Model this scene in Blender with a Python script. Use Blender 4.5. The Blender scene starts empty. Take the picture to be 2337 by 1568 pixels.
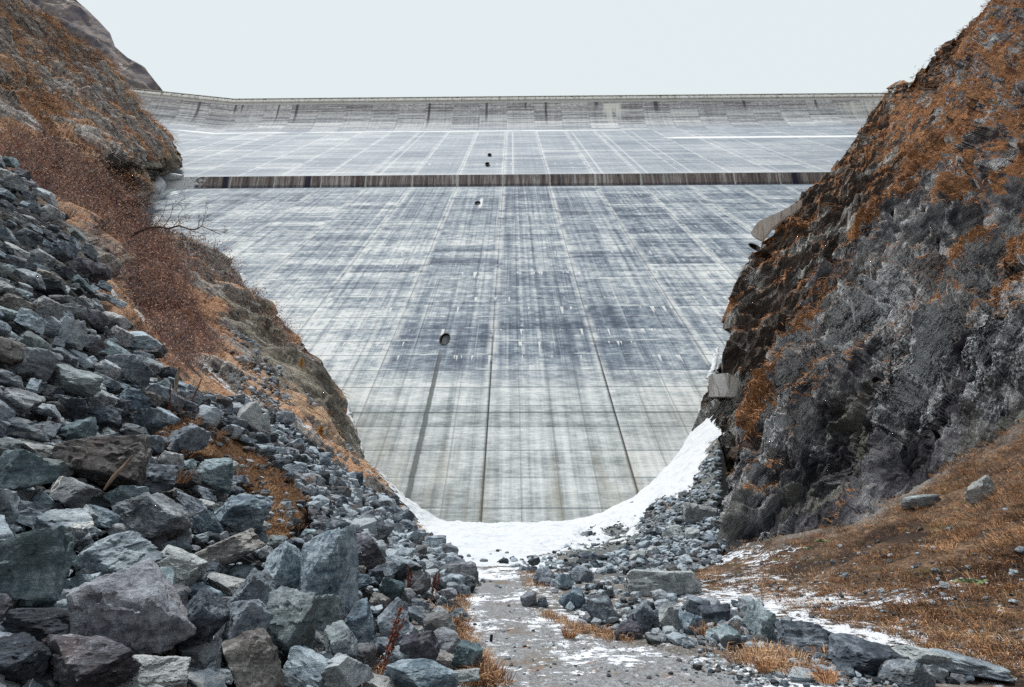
import bpy, math, random
import numpy as np
from mathutils import Vector, Matrix

sc = bpy.context.scene
RX = 1168.5; RY = 784.0; F = 1200.0          # picture frame units (2337 x 1568)
HOR = 1180.0
PITCH = math.atan((HOR - RY) / F)
SP, CP = math.sin(PITCH), math.cos(PITCH)
CAM = np.array([0.0, 0.0, 1.6])

# ------------------------------------------------------------------ camera
cd = bpy.data.cameras.new("camera")
cam = bpy.data.objects.new("camera", cd)
sc.collection.objects.link(cam)
cd.sensor_width = 36.0; cd.sensor_fit = 'HORIZONTAL'
cd.lens = 36.0 * F / 2337.0
cd.clip_start = 0.05; cd.clip_end = 5000
cam.location = CAM
cam.rotation_euler = (math.radians(90) + PITCH, 0, 0)
sc.camera = cam

# ------------------------------------------------------------------ sky and sun
SUN_EL, SUN_AZ = math.radians(48), math.radians(40)    # high, behind and to the left of the camera
w = bpy.data.worlds.new("World"); sc.world = w; w.use_nodes = True
wt = w.node_tree; wt.nodes.clear()
sky = wt.nodes.new('ShaderNodeTexSky'); sky.sky_type = 'NISHITA'; sky.sun_disc = False
sky.sun_elevation = SUN_EL; sky.sun_rotation = math.radians(220)
mx = wt.nodes.new('ShaderNodeMixRGB'); mx.blend_type = 'MIX'; mx.inputs[0].default_value = 0.965
mx.inputs[2].default_value = (7.95, 8.75, 9.0, 1)       # overcast cloud sheet
bg = wt.nodes.new('ShaderNodeBackground'); bg.inputs[1].default_value = 0.1
wo = wt.nodes.new('ShaderNodeOutputWorld')
wt.links.new(sky.outputs[0], mx.inputs[1]); wt.links.new(mx.outputs[0], bg.inputs[0]); wt.links.new(bg.outputs[0], wo.inputs[0])
sl = bpy.data.lights.new("sun", 'SUN'); sl.energy = 4.4; sl.angle = math.radians(5); sl.color = (1.0, 0.965, 0.92)
so = bpy.data.objects.new("sun", sl); sc.collection.objects.link(so)
sd = Vector((-0.34, 0.10, 1.0)).normalized()
so.rotation_euler = sd.to_track_quat('Z', 'Y').to_euler()
sky.sun_elevation = math.asin(sd.z); sky.sun_rotation = math.atan2(sd.x, sd.y)
sc.view_settings.view_transform = 'Standard'; sc.view_settings.look = 'None'
sc.view_settings.exposure = 0.0; sc.view_settings.gamma = 1.0
sc.cycles.use_adaptive_sampling = True
sc.cycles.max_bounces = 5; sc.cycles.diffuse_bounces = 3; sc.cycles.glossy_bounces = 2
sc.cycles.use_denoising = False; sc.cycles.sample_clamp_indirect = 3.0

# ------------------------------------------------------------------ numeric helpers
def ray(px, py):
    px = np.asarray(px, float); py = np.asarray(py, float)
    a = (px - RX) / F; b = (RY - py) / F
    return np.stack([a + 0 * b, CP - b * SP + 0 * a, SP + b * CP + 0 * a], -1)
def back(px, py, Z):
    return CAM + ray(px, py) * np.asarray(Z)[..., None]
def proj(P):
    Q = P - CAM
    Z = Q[..., 1] * CP + Q[..., 2] * SP
    Y = -Q[..., 1] * SP + Q[..., 2] * CP
    Z = np.maximum(Z, 1e-3)
    return RX + F * Q[..., 0] / Z, RY - F * Y / Z, Z
def smooth(a, b, x):
    t = np.clip((x - a) / (b - a), 0, 1); return t * t * (3 - 2 * t)
_r = np.random.RandomState(7)
PERM = np.tile(_r.permutation(1024), 3)
GR = _r.normal(size=(1024, 3)); GR /= np.linalg.norm(GR, axis=1)[:, None]
RV = _r.uniform(-1, 1, (1024, 4))
def hsh(i, j, k):
    return PERM[(PERM[(PERM[i & 1023] + j) & 1023] + k) & 1023]
def perlin(P):
    P = np.asarray(P, float)
    I = np.floor(P).astype(np.int64); f = P - I
    u = f * f * f * (f * (f * 6 - 15) + 10)
    out = 0
    for dx in (0, 1):
        wx = u[..., 0] if dx else 1 - u[..., 0]
        for dy in (0, 1):
            wy = u[..., 1] if dy else 1 - u[..., 1]
            for dz in (0, 1):
                wz = u[..., 2] if dz else 1 - u[..., 2]
                g = GR[hsh(I[..., 0] + dx, I[..., 1] + dy, I[..., 2] + dz)]
                d = g[..., 0] * (f[..., 0] - dx) + g[..., 1] * (f[..., 1] - dy) + g[..., 2] * (f[..., 2] - dz)
                out = out + wx * wy * wz * d
    return out * 1.5
def fbm(P, o=4, gain=0.5, ridged=False):
    s = 0; a = 1; P = np.asarray(P, float)
    for k in range(o):
        n = perlin(P + 17.3 * k)
        if ridged: n = 1 - 2 * np.abs(n) * 1.6 - 0.3
        s = s + a * n; P = P * 2.03; a *= gain
    return s
def facets(P, size):
    """broken-rock relief: every cell is a tilted plate; returns value about -1..1"""
    Q = P / size; I = np.floor(Q).astype(np.int64)
    best = np.full(P.shape[:-1], 9.0); val = np.zeros(P.shape[:-1])
    for dx in (-1, 0, 1):
        for dy in (-1, 0, 1):
            for dz in (-1, 0, 1):
                h = hsh(I[..., 0] + dx, I[..., 1] + dy, I[..., 2] + dz)
                j = RV[h]
                c = I + np.array([dx, dy, dz]) + 0.5 + 0.45 * j[..., :3]
                D = Q - c
                d = (D ** 2).sum(-1)
                v = j[..., 3] * 0.55 + (GR[(h * 7 + 3) & 1023] * D).sum(-1) * 1.3
                m = d < best
                best = np.where(m, d, best); val = np.where(m, v, val)
    return val
class TPS:
    def __init__(self, pts, vals, lam=1e-4):
        p = np.array(pts, float) / 1000; self.p = p
        n = len(p)
        d = np.sqrt(((p[:, None] - p[None]) ** 2).sum(-1))
        K = self.phi(d) + lam * np.eye(n)
        A = np.zeros((n + 3, n + 3)); A[:n, :n] = K
        A[:n, n] = 1; A[:n, n + 1:] = p; A[n, :n] = 1; A[n + 1:, :n] = p.T
        b = np.zeros(n + 3); b[:n] = vals
        self.w = np.linalg.solve(A, b)
    @staticmethod
    def phi(d):
        return d            # linear kernel: stable, no overshoot
    def __call__(self, px, py):
        px = np.asarray(px, float) / 1000; py = np.asarray(py, float) / 1000
        out = self.w[-3] + self.w[-2] * px + self.w[-1] * py
        for (a, b), c in zip(self.p, self.w[:-3]):
            out = out + c * self.phi(np.sqrt((px - a) ** 2 + (py - b) ** 2 + 4e-4))
        return out
def inside(px, py, poly):
    """signed distance (frame units) to a polygon, positive inside"""
    px = np.asarray(px, float); py = np.asarray(py, float)
    ins = np.zeros(np.broadcast(px, py).shape, bool); best = np.full(ins.shape, 1e9)
    n = len(poly)
    for i in range(n):
        x1, y1 = poly[i]; x2, y2 = poly[(i + 1) % n]
        c = ((y1 > py) != (y2 > py)) & (px < (x2 - x1) * (py - y1) / ((y2 - y1) if y2 != y1 else 1e-9) + x1)
        ins ^= c
        L = (x2 - x1) ** 2 + (y2 - y1) ** 2 + 1e-9
        t = np.clip(((px - x1) * (x2 - x1) + (py - y1) * (y2 - y1)) / L, 0, 1)
        best = np.minimum(best, np.hypot(px - x1 - t * (x2 - x1), py - y1 - t * (y2 - y1)))
    return np.where(ins, best, -best)

# ------------------------------------------------------------------ mesh helpers
def mesh_np(name, V, faces, mat=None, smooth_sh=True, attrs=None, sharp=0):
    me = bpy.data.meshes.new(name)
    V = np.ascontiguousarray(V, np.float32); faces = np.ascontiguousarray(faces, np.int32)
    k = faces.shape[1]
    me.vertices.add(len(V)); me.vertices.foreach_set('co', V.ravel())
    me.loops.add(faces.size); me.loops.foreach_set('vertex_index', faces.ravel())
    me.polygons.add(len(faces))
    me.polygons.foreach_set('loop_start', np.arange(0, faces.size, k, dtype=np.int32))
    try: me.polygons.foreach_set('loop_total', np.full(len(faces), k, np.int32))
    except Exception: pass
    me.polygons.foreach_set('use_smooth', np.full(len(faces), smooth_sh, bool))
    me.update(calc_edges=True)
    if attrs:
        for an, av in attrs.items():
            at = me.attributes.new(an, 'FLOAT', 'POINT'); at.data.foreach_set('value', np.ascontiguousarray(av, np.float32).ravel())
    if mat: me.materials.append(mat)
    if sharp: me.set_sharp_from_angle(angle=sharp)
    return me
def link(name, me, parent=None, loc=None):
    o = bpy.data.objects.new(name, me); sc.collection.objects.link(o)
    if parent is not None: o.parent = parent
    if loc is not None: o.location = loc
    return o
def tag(o, label=None, cat=None, group=None, kind=None):
    if label: o['label'] = label
    if cat: o['category'] = cat
    if group: o['group'] = group
    if kind: o['kind'] = kind
    return o
def empty(name, loc=(0, 0, 0)):
    o = bpy.data.objects.new(name, None); sc.collection.objects.link(o); o.location = loc; o.empty_display_size = 0.3
    return o
def gridfaces(nr, nc, flip=False):
    i = np.arange(nr - 1)[:, None] * nc + np.arange(nc - 1)[None]
    q = np.stack([i, i + 1, i + nc + 1, i + nc], -1).reshape(-1, 4)
    return q[:, ::-1] if flip else q
def prune(V, Fc, keep, attrs=None):
    """keep faces whose vertices are all in keep"""
    fk = keep[Fc].all(1); Fc = Fc[fk]
    used = np.zeros(len(V), bool); used[Fc.ravel()] = True
    idx = np.cumsum(used) - 1
    return V[used], idx[Fc], ({k: v[used] for k, v in attrs.items()} if attrs else None)
def vnormals(G):
    du = np.gradient(G, axis=1); dv = np.gradient(G, axis=0)
    n = np.cross(du, dv); n /= (np.linalg.norm(n, axis=-1, keepdims=True) + 1e-12)
    return n
def tube(pts, radii, seg=6):
    """V, F (quads) of a tapered tube"""
    pts = np.array(pts, float); n = len(pts); V = []
    for i in range(n):
        t = pts[min(i + 1, n - 1)] - pts[max(i - 1, 0)]; t /= np.linalg.norm(t) + 1e-9
        a = np.cross(t, [0.3, 0.9, 0.2]); a /= np.linalg.norm(a) + 1e-9; b = np.cross(t, a)
        for k in range(seg):
            an = 2 * math.pi * k / seg
            V.append(pts[i] + radii[i] * (a * math.cos(an) + b * math.sin(an)))
    Fq = [(i * seg + k, i * seg + (k + 1) % seg, (i + 1) * seg + (k + 1) % seg, (i + 1) * seg + k) for i in range(n - 1) for k in range(seg)]
    V.append(pts[0]); V.append(pts[-1])
    return np.array(V), np.array(Fq)
class Batch:
    def __init__(s): s.V = []; s.F = []; s.n = 0
    def add(s, V, Fc):
        s.V.append(np.asarray(V)); s.F.append(np.asarray(Fc) + s.n); s.n += len(V)
    def box(s, c, d, rot=0.0):
        c = np.array(c); d = np.array(d) / 2
        v = np.array([[x, y, z] for x in (-1, 1) for y in (-1, 1) for z in (-1, 1)]) * d
        cs, sn = math.cos(rot), math.sin(rot)
        v = np.stack([v[:, 0] * cs - v[:, 1] * sn, v[:, 0] * sn + v[:, 1] * cs, v[:, 2]], 1) + c
        s.add(v, [(0, 1, 3, 2), (4, 6, 7, 5), (0, 4, 5, 1), (2, 3, 7, 6), (0, 2, 6, 4), (1, 5, 7, 3)])
    def mesh(s, name, mat, smooth_sh=True): return mesh_np(name, np.concatenate(s.V), np.concatenate(s.F), mat, smooth_sh)

# ------------------------------------------------------------------ shader mini language
class Sh:
    def __init__(s, name, rough=0.9):
        s.m = bpy.data.materials.new(name); s.m.use_nodes = True; s.nt = s.m.node_tree; s.nt.nodes.clear()
        s.out = s.nt.nodes.new('ShaderNodeOutputMaterial'); s.b = s.nt.nodes.new('ShaderNodeBsdfPrincipled')
        s.nt.links.new(s.b.outputs[0], s.out.inputs[0]); s.b.inputs['Roughness'].default_value = rough
        s.b.inputs['Specular IOR Level'].default_value = 0.25
        s.tc = s.nt.nodes.new('ShaderNodeTexCoord'); s.geo = s.nt.nodes.new('ShaderNodeNewGeometry')
    def put(s, sock, v):
        if isinstance(v, V_): s.nt.links.new(v.s, sock)
        elif v is not None:
            try: sock.default_value = v
            except Exception: sock.default_value = (v[0], v[1], v[2], 1.0)
    def node(s, t, **kw):
        n = s.nt.nodes.new(t)
        for k, v in kw.items(): setattr(n, k, v)
        return n
    def math(s, op, a, b=None, c=None):
        n = s.node('ShaderNodeMath', operation=op)
        for i, v in enumerate((a, b, c)):
            if v is not None: s.put(n.inputs[i], v)
        return V_(s, n.outputs[0])
    def xyz(s, vec=None):
        n = s.node('ShaderNodeSeparateXYZ'); s.put(n.inputs[0], vec or V_(s, s.tc.outputs['Object']))
        return [V_(s, o) for o in n.outputs]
    def vec(s, x, y=0.0, z=0.0):
        n = s.node('ShaderNodeCombineXYZ')
        for i, v in enumerate((x, y, z)): s.put(n.inputs[i], v)
        return V_(s, n.outputs[0])
    def obj(s): return V_(s, s.tc.outputs['Object'])
    def scalev(s, v, f):
        n = s.node('ShaderNodeVectorMath', operation='MULTIPLY'); s.put(n.inputs[0], v); n.inputs[1].default_value = f
        return V_(s, n.outputs[0])
    def addv(s, v, f):
        n = s.node('ShaderNodeVectorMath', operation='ADD'); s.put(n.inputs[0], v); s.put(n.inputs[1], f)
        return V_(s, n.outputs[0])
    def noise(s, v, scale=1.0, detail=4.0, rough=0.55, dist=0.0, col=False):
        n = s.node('ShaderNodeTexNoise'); s.put(n.inputs['Vector'], v)
        n.inputs['Scale'].default_value = scale; n.inputs['Detail'].default_value = detail
        n.inputs['Roughness'].default_value = rough; n.inputs['Distortion'].default_value = dist
        return V_(s, n.outputs['Color' if col else 'Fac'])
    def voro(s, v, scale=1.0, feat='F1', rnd=1.0, out='Distance'):
        n = s.node('ShaderNodeTexVoronoi', feature=feat); s.put(n.inputs['Vector'], v)
        n.inputs['Scale'].default_value = scale; n.inputs['Randomness'].default_value = rnd
        return V_(s, n.outputs[out])
    def white(s, x, y=0.0, z=0.0):
        n = s.node('ShaderNodeTexWhiteNoise', noise_dimensions='3D'); s.put(n.inputs[0], s.vec(x, y, z))
        return V_(s, n.outputs[0])
    def ss(s, v, a, b):
        n = s.node('ShaderNodeMapRange', interpolation_type='SMOOTHSTEP')
        s.put(n.inputs[0], v); s.put(n.inputs[1], a); s.put(n.inputs[2], b)
        return V_(s, n.outputs[0])
    def mix(s, f, a, b, mode='MIX'):
        n = s.node('ShaderNodeMixRGB', blend_type=mode)
        s.put(n.inputs[0], f); s.put(n.inputs[1], a); s.put(n.inputs[2], b)
        return V_(s, n.outputs[0])
    def ramp(s, v, stops):
        n = s.node('ShaderNodeValToRGB'); s.put(n.inputs[0], v); e = n.color_ramp.elements
        while len(e) < len(stops): e.new(0.5)
        for i, (p, c) in enumerate(stops): e[i].position = p; e[i].color = (c[0], c[1], c[2], 1)
        return V_(s, n.outputs[0])
    def attr(s, name):
        n = s.node('ShaderNodeAttribute', attribute_name=name); return V_(s, n.outputs['Fac'])
    def bump(s, h, strength=0.5, dist=0.1, prev=None):
        n = s.node('ShaderNodeBump'); n.inputs['Strength'].default_value = strength; n.inputs['Distance'].default_value = dist
        s.put(n.inputs['Height'], h)
        if prev is not None: s.put(n.inputs['Normal'], prev)
        return V_(s, n.outputs[0])
    k = 1.0
    def color(s, c):
        if s.k != 1.0: c = s.mix(1.0, c, (s.k, s.k, s.k), 'MULTIPLY')
        s.put(s.b.inputs['Base Color'], c)
    def sat(s, c, v):
        n = s.node('ShaderNodeHueSaturation'); n.inputs['Saturation'].default_value = v; s.put(n.inputs['Color'], c); return V_(s, n.outputs[0])
    def normal(s, nn): s.put(s.b.inputs['Normal'], nn)
    def nz(s): 
        n = s.node('ShaderNodeSeparateXYZ'); s.nt.links.new(s.geo.outputs['Normal'], n.inputs[0]); return V_(s, n.outputs[2])
class V_:
    def __init__(s, sh, sock): s.sh = sh; s.s = sock
    def __add__(s, o): return s.sh.math('ADD', s, o)
    __radd__ = __add__
    def __sub__(s, o): return s.sh.math('SUBTRACT', s, o)
    def __rsub__(s, o): return s.sh.math('SUBTRACT', o, s)
    def __mul__(s, o): return s.sh.math('MULTIPLY', s, o)
    __rmul__ = __mul__
    def __truediv__(s, o): return s.sh.math('DIVIDE', s, o)
    def floor(s): return s.sh.math('FLOOR', s)
    def fract(s): return s.sh.math('FRACT', s)
    def abs(s): return s.sh.math('ABSOLUTE', s)
    def max(s, o): return s.sh.math('MAXIMUM', s, o)
    def min(s, o): return s.sh.math('MINIMUM', s, o)
def srgb(r, g, b):
    f = lambda c: (c / 255 / 12.92) if c / 255 <= 0.04045 else ((c / 255 + 0.055) / 1.055) ** 2.4
    return (f(r), f(g), f(b))

# ------------------------------------------------------------------ dam section (true heights in metres)
SL = 0.5467                                   # face rises SL per unit camera depth in camera space
def face_pt(py, y0=None):
    r = (RY - py) / F; t = (51 * r + 17.3) / (SL - r)
    Z = 51 + t; Y = -17.3 + SL * t
    return Z * CP - Y * SP, Z * SP + Y * CP + 1.6, Z
TY, TZ, _ = face_pt(1190)
LY, LZ, _ = face_pt(425)
SLOPE = (LZ - TZ) / (LY - TY)                 # rise over run of the face
def hit_z(py, y):                             # height at world y that appears at frame row py
    b = (RY - py) / F; return 1.6 + y * (SP + b * CP) / (CP - b * SP)
WZ = hit_z(398, LY)                           # top of the ledge wall
def line_hit(py, y0, z0, m):
    b = (RY - py) / F; k = (SP + b * CP) / (CP - b * SP)
    y = (1.6 - z0 + m * y0) / (m - k); return y, z0 + m * (y - y0)
KY, KZ = line_hit(297, LY, WZ, SLOPE)         # the knee
prof_top = [(KY, KZ)]; yy, zz = KY, KZ; ang = math.atan(SLOPE)
for i in range(60):
    ang = min(math.radians(85), ang + math.radians(1.5)); yy += 1.0 * math.cos(ang); zz += 1.0 * math.sin(ang)
    prof_top.append((yy, zz))
    if zz >= hit_z(231, yy): break
CY, CZ = prof_top[-1]
def bend(x, y):
    x = np.asarray(x, float); y = y - 0.012 * x
    y = y - np.where(x < -167, (-167 - x) * 0.16, 0) + np.where(x > 229, (x - 229) * 0.2, 0)
    return y
def face_y(x, z):
    return float(bend(x, TY + (z - TZ) / SLOPE)) if z < LZ + 0.01 else float(bend(x, LY + (z - WZ) / SLOPE))
print('dam toe', TY, TZ, 'ledge', LY, LZ, WZ, 'knee', KY, KZ, 'crest', CY, CZ)
XB = [-300, -167, 229, 300]
def extrude_section(sec, xs=XB):
    """closed section [(y,z)] swept along x; quads + end ngon tris -> bmesh mesh"""
    import bmesh
    bm = bmesh.new(); rows = []
    for x in xs:
        rows.append([bm.verts.new((x, float(bend(x, y)), z)) for y, z in sec])
    n = len(sec)
    for a, b in zip(rows[:-1], rows[1:]):
        for i in range(n): bm.faces.new((a[i], b[i], b[(i + 1) % n], a[(i + 1) % n]))
    bm.faces.new(rows[0]); bm.faces.new(rows[-1][::-1])
    bmesh.ops.recalc_face_normals(bm, faces=bm.faces)
    me = bpy.data.meshes.new("section"); bm.to_mesh(me); bm.free(); return me

# ---- dam materials
def concrete(name, zone):
    s = Sh(name, 0.85); s.k = 0.86 if zone == 'upper' else 0.79; x, y, z = s.xyz()
    lift = (z - TZ) / 3.2 + (1 - (14.0 / 3.2) % 1.0); cell = lift.floor(); fl = lift.fract()
    q = (x + 3.0) / 16.0; jc = q.floor(); jd = ((q + 0.5).fract() - 0.5).abs() * 16.0
    q4 = (x + 3.0) / 4.0; jc4 = q4.floor(); jd4 = ((q4 + 0.5).fract() - 0.5).abs() * 4.0
    q1 = z / 0.8
    r16 = s.white(cell, jc); r4 = s.white(cell, jc4, 3.0); rl = s.white(q1.floor(), jc, 5.0)
    nbig = s.noise(s.vec(x * 0.028, 0.0, z * 0.055), 1, 3, 0.5)
    nmid = s.noise(s.vec(x * 0.16, 3.0, z * 0.75), 1, 6, 0.68)
    nfine = s.noise(s.vec(x * 0.5, 9.0, z * 4.2), 1, 4, 0.75)
    nblot = s.noise(s.vec(x * 0.55, 5.0, z * 0.9), 1, 7, 0.75)
    nver = s.noise(s.vec(x * 0.9, 7.0, z * 0.02), 1, 4, 0.7)
    nver2 = s.noise(s.vec(x * 0.22, 7.5, z * 0.012), 1, 3, 0.6)
    grit = s.noise(s.vec(x * 3.0, 1.0, z * 3.0), 1, 3, 0.8)
    lit_line = 1.0 - s.ss(fl.min(1.0 - fl), 0.0, 0.05)
    # runs of lime starting at a pour line and dripping down
    dn = s.noise(s.vec(x * 1.1, cell * 7.31, 0.0), 1, 2, 0.6)
    dlen = s.ss(dn, 0.56, 0.80); drip = s.ss(dlen - (1.0 - fl) * 1.05, 0.0, 0.15) * s.ss(s.white(cell, 2.0), 0.45, 0.55)
    if zone == 'lower':
        nthin = s.noise(s.vec(x * 0.25, 2.0, z * 9.0), 1, 3, 0.7); nv3 = s.noise(s.vec(x * 2.6, 7.0, z * 0.05), 1, 3, 0.7)
        t = nmid * 0.44 + 0.09 + nfine * 0.85 + (nthin - 0.5) * 0.32 + nblot * 0.98 - 0.115 + (r16 - 0.5) * 0.26 + (r4 - 0.5) * 0.08 + (rl - 0.5) * 0.16 + (nver - 0.5) * 0.8 + (nv3 - 0.5) * 0.30 + (nbig - 0.5) * 0.25 + (nver2 - 0.5) * 0.45
        t = t - 0.625 + s.ss(z, 24.0, 15.0) * 0.10
        left = s.ss(x * -1.0 - z * 0.95, -16.0, 8.0) * s.ss(z, 95.0, 60.0)
        right = s.ss(x - z * 0.86, -12.0, 8.0) * s.ss(z, 95.0, 60.0)
        t = t + left * 0.14 + right * 0.10 - s.ss(z, 70.0, 105.0) * 0.02
        t = t + s.ss((z - 33.0).abs(), 12.0, 4.0) * s.ss((x - 8.0).abs(), 30.0, 14.0) * -0.07
        c = s.ramp(t, [(0.16, srgb(66, 77, 94)), (0.34, srgb(102, 114, 130)), (0.48, srgb(136, 148, 160)), (0.62, srgb(172, 181, 187)), (0.80, srgb(220, 223, 224))])
        c = s.mix(s.ss(jd, 1.3, 0.15) * s.ss(z, 15.0, 24.0) * s.ss(s.noise(s.vec(x * 0.1, 1.0, z * 0.35), 1, 4, .7), 0.38, 0.58) * 0.6, c, srgb(228, 231, 230))
        c = s.mix(s.ss(jd4, 0.35, 0.1) * s.ss(r4, .45, .6) * 0.30, c, srgb(84, 96, 112))
        c = s.mix(s.ss((jd4 - 0.7).abs(), 0.4, 0.1) * s.ss(s.white(jc4, 9.0), .6, .7) * s.ss(nmid, .45, .6) * 0.5, c, srgb(222, 228, 228))
        c = s.mix(drip * s.ss(z, 16.0, 26.0) * s.ss(z, 75, 55) * 0.75, c, srgb(232, 234, 232))
        # young concrete at the foot
        tb = nmid * 0.5 + nfine * 0.6 + nver * 0.75 + nblot * 0.4 + (r16 - 0.5) * 0.2 - 0.61 + (rl - 0.5) * 0.1 - s.ss(z, 7.0, 1.0) * 0.06
        cb = s.ramp(tb, [(0.26, srgb(116, 123, 127)), (0.42, srgb(164, 171, 174)), (0.54, srgb(192, 198, 200)), (0.70, srgb(222, 226, 226))])
        stain = s.ss(s.noise(s.vec(x * 0.35, 4.0, z * 0.045), 1, 5, 0.65), 0.50, 0.68)
        cb = s.mix(stain * s.ss(z, 15.0, 3.0) * 0.55, cb, srgb(148, 142, 124))
        cb = s.mix(s.ss((x - z * 0.86).max(x * -1.0 - z * 0.9), -3.0, 9.0) * 0.25, cb, srgb(156, 156, 146))
        cb = s.mix(s.ss(jd4 + (nblot - .5) * .3, 0.16, 0.04) * nblot * 0.7, cb, srgb(112, 110, 100))
        edge = z + (nblot - 0.5) * 0.6
        c = s.mix(s.ss(z + (nblot - 0.5) * 14.0 + (nver - .5) * 10.0, 24.0, 15.0) * 0.8, c, cb); c = s.mix(s.ss(edge, 14.5, 14.0), c, cb)
        c = s.mix(s.ss((z - 14.2).abs(), 0.16, 0.05) * 0.75, c, srgb(80, 84, 86))
        c = s.mix(lit_line * s.ss(r16, 0.2, 0.5) * 0.6, c, srgb(92, 102, 112))
        c = s.mix(s.ss((fl - 0.1).abs(), 0.08, 0.02) * s.ss(nmid, 0.5, 0.6) * s.ss(z, 16, 20) * 0.5, c, srgb(225, 230, 230))
        # open joints are dark in the lower face
        c = s.mix(s.ss(jd, 0.14, 0.05) * s.ss(z, 40.0, 20.0) * s.ss(x, -12.0, -8.0) * s.ss(x, 22.0, 18.0) * 0.9, c, srgb(36, 38, 40))
        c = s.mix(s.ss(jd, 1.2, 0.1) * s.ss(z, 12.0, 2.0) * 0.35, c, srgb(120, 112, 92))
        # wet run under the big drain
        wx = (x + 10.95 + (z - 26.0) * 0.012 + (s.noise(s.vec(0.0, 0.0, z * 0.6), 1, 3) - 0.5) * 0.5).abs()
        c = s.mix(s.ss(wx, 0.42, 0.22) * s.ss(z, 26.9, 24.0) * 0.85, c, srgb(78, 84, 84))
        c = s.mix(s.ss((x + 9.6).abs(), 0.8, 0.2) * s.ss(z, 88.0, 91.5) * s.ss(z, 99.5, 96) * 0.9, c, srgb(230, 234, 234))
        # dark runs coming off the ledge
        run = s.ss(nver * .6 + nv3 * .4, 0.52, 0.64) * (s.ss(z, 20.0, 90.0) * .7 + .3)
        c = s.mix(run * 0.48, c, srgb(84, 91, 104)); c = s.mix(s.ss(s.noise(s.vec(x * 1.1, 31.0, z * 0.015), 1, 3, 0.7), .58, .7) * 0.5 * s.ss(z, 15.0, 30.0), c, srgb(205, 209, 210))
        c = s.mix(s.ss(z, LZ - 9.0, LZ) * 0.35, c, srgb(160, 172, 184))
        fr = s.ss(x * -1.0 - 113.0 + (nblot - .5) * 44.0, 0.0, 3.0) * s.ss(z, 96, 106)
        c = s.mix(fr, c, srgb(240, 244, 248))
    elif zone == 'upper':
        t = nmid * 0.6 + nfine * 0.6 + nblot * 0.4 + (r16 - 0.5) * 0.16 + (rl - 0.5) * 0.2 + (nver - 0.5) * 0.3 + (nbig - 0.5) * 0.5 - 0.30
        c = s.ramp(t, [(0.22, srgb(116, 126, 140)), (0.42, srgb(141, 150, 161)), (0.56, srgb(161, 168, 176)), (0.78, srgb(198, 202, 205))])
        c = s.mix(s.ss(jd + (nblot - .5) * 1.6, 1.3, 0.4) * s.ss(z, KZ + 2, KZ - 6) * s.ss(s.white(jc, 1.0), 0.15, 0.5) * s.ss(nmid + nfine, .8, 1.15) * 0.6, c, srgb(232, 234, 234))
        c = s.mix(s.ss(((x + 8.0) / 16.0 - 0.5).fract() * 16.0, 1.3, 0.4) * s.ss(z, KZ, KZ - 14) * s.ss(s.white(jc, 4.0), 0.5, 0.6) * 0.4, c, srgb(225, 228, 230))
        c = s.mix(s.ss((z - KZ + 2.0 + (nblot - .5) * 2.5).abs(), 1.7, 0.7) * s.ss(nbig, 0.36, 0.44) * s.ss(x, 80.0, 40.0) * 0.85, c, srgb(236, 237, 235))
        c = s.mix(s.ss((z - 182.0 + (nblot - .5) * 2.0).abs(), 2.6, 1.5) * s.ss(x, 72, 84) * 0.9, c, srgb(238, 240, 240))
        c = s.mix(s.ss(z, WZ + 9, WZ) * 0.4, c, srgb(208, 213, 218))
        c = s.mix(drip * s.ss((z - (WZ + 18.0)).abs(), 6.0, 4.0) * 0.6, c, srgb(235, 235, 235))
        # weathered crown
        tt = nmid * 0.7 + nfine * 0.8 + (rl - 0.5) * 0.3 + (nver - 0.5) * 0.4 + (r16 - 0.5) * 0.2 - 0.32
        ct = s.ramp(tt, [(0.2, srgb(132, 130, 134)), (0.36, srgb(180, 180, 184)), (0.50, srgb(214, 215, 217)), (0.68, srgb(246, 246, 244))])
        ct = s.mix(s.ss(z, CZ - 14, CZ - 4) * s.ss(nblot, 0.38, 0.6) * 0.6, ct, srgb(122, 106, 102))
        ct = s.mix(s.ss((x - 59.0).abs() + (nver - .5) * 6.0, 6.5, 4.0) * s.ss(z, CZ - 22, CZ - 14) * s.ss(z, CZ - 2.8, CZ - 3.4) * s.ss(nver + s.ss(z, CZ - 14, CZ - 4) * 0.2, 0.45, 0.6) * 0.95, ct, srgb(236, 236, 228))
        ct = s.mix(s.ss((x - 206.0).abs(), 12.0, 10.0) * s.ss(z, CZ - 24, CZ - 10) * s.ss(z, CZ - 3.4, CZ - 4.2) * s.ss(nver, 0.40, 0.62) * 0.85, ct, srgb(234, 234, 222))
        for X0, L0, W0 in ((-185, 26, .9), (-165, 12, .8), (-161, 10, .6), (-139, 22, .6), (-128, 24, .9), (-49, 34, .9), (-15, 24, .8), (8, 10, .7), (20, 30, .8), (50, 8, 1.2), (85, 14, 1.5), (137, 12, 1.0), (179, 12, .9)):
            ct = s.mix(s.ss((x - float(X0)).abs() + (nblot - .5) * 0.8, W0 * 1.3, W0 * 0.4) * s.ss(z, CZ - L0, CZ - L0 * 0.3) * 0.8, ct, srgb(66, 64, 70))
        c = s.mix(s.ss(z + (nblot - .5) * 12.0, KZ - 2, KZ + 18), c, ct)
        c = s.mix(s.ss(z, CZ - 1.9, CZ - 1.5), c, srgb(205, 206, 202))
    else:   # ledge wall
        nv = s.noise(s.vec(x * 0.9, 2.0, z * 0.06), 1, 5, 0.8); nv2 = s.noise(s.vec(x * 0.25, 3.0, z * 0.03), 1, 3, 0.6)
        c = s.ramp(nv * 0.8 + nv2 * 0.5 - 0.15, [(0.25, srgb(56, 54, 64)), (0.40, srgb(98, 88, 88)), (0.52, srgb(142, 132, 128)), (0.63, srgb(210, 208, 205))])
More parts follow.
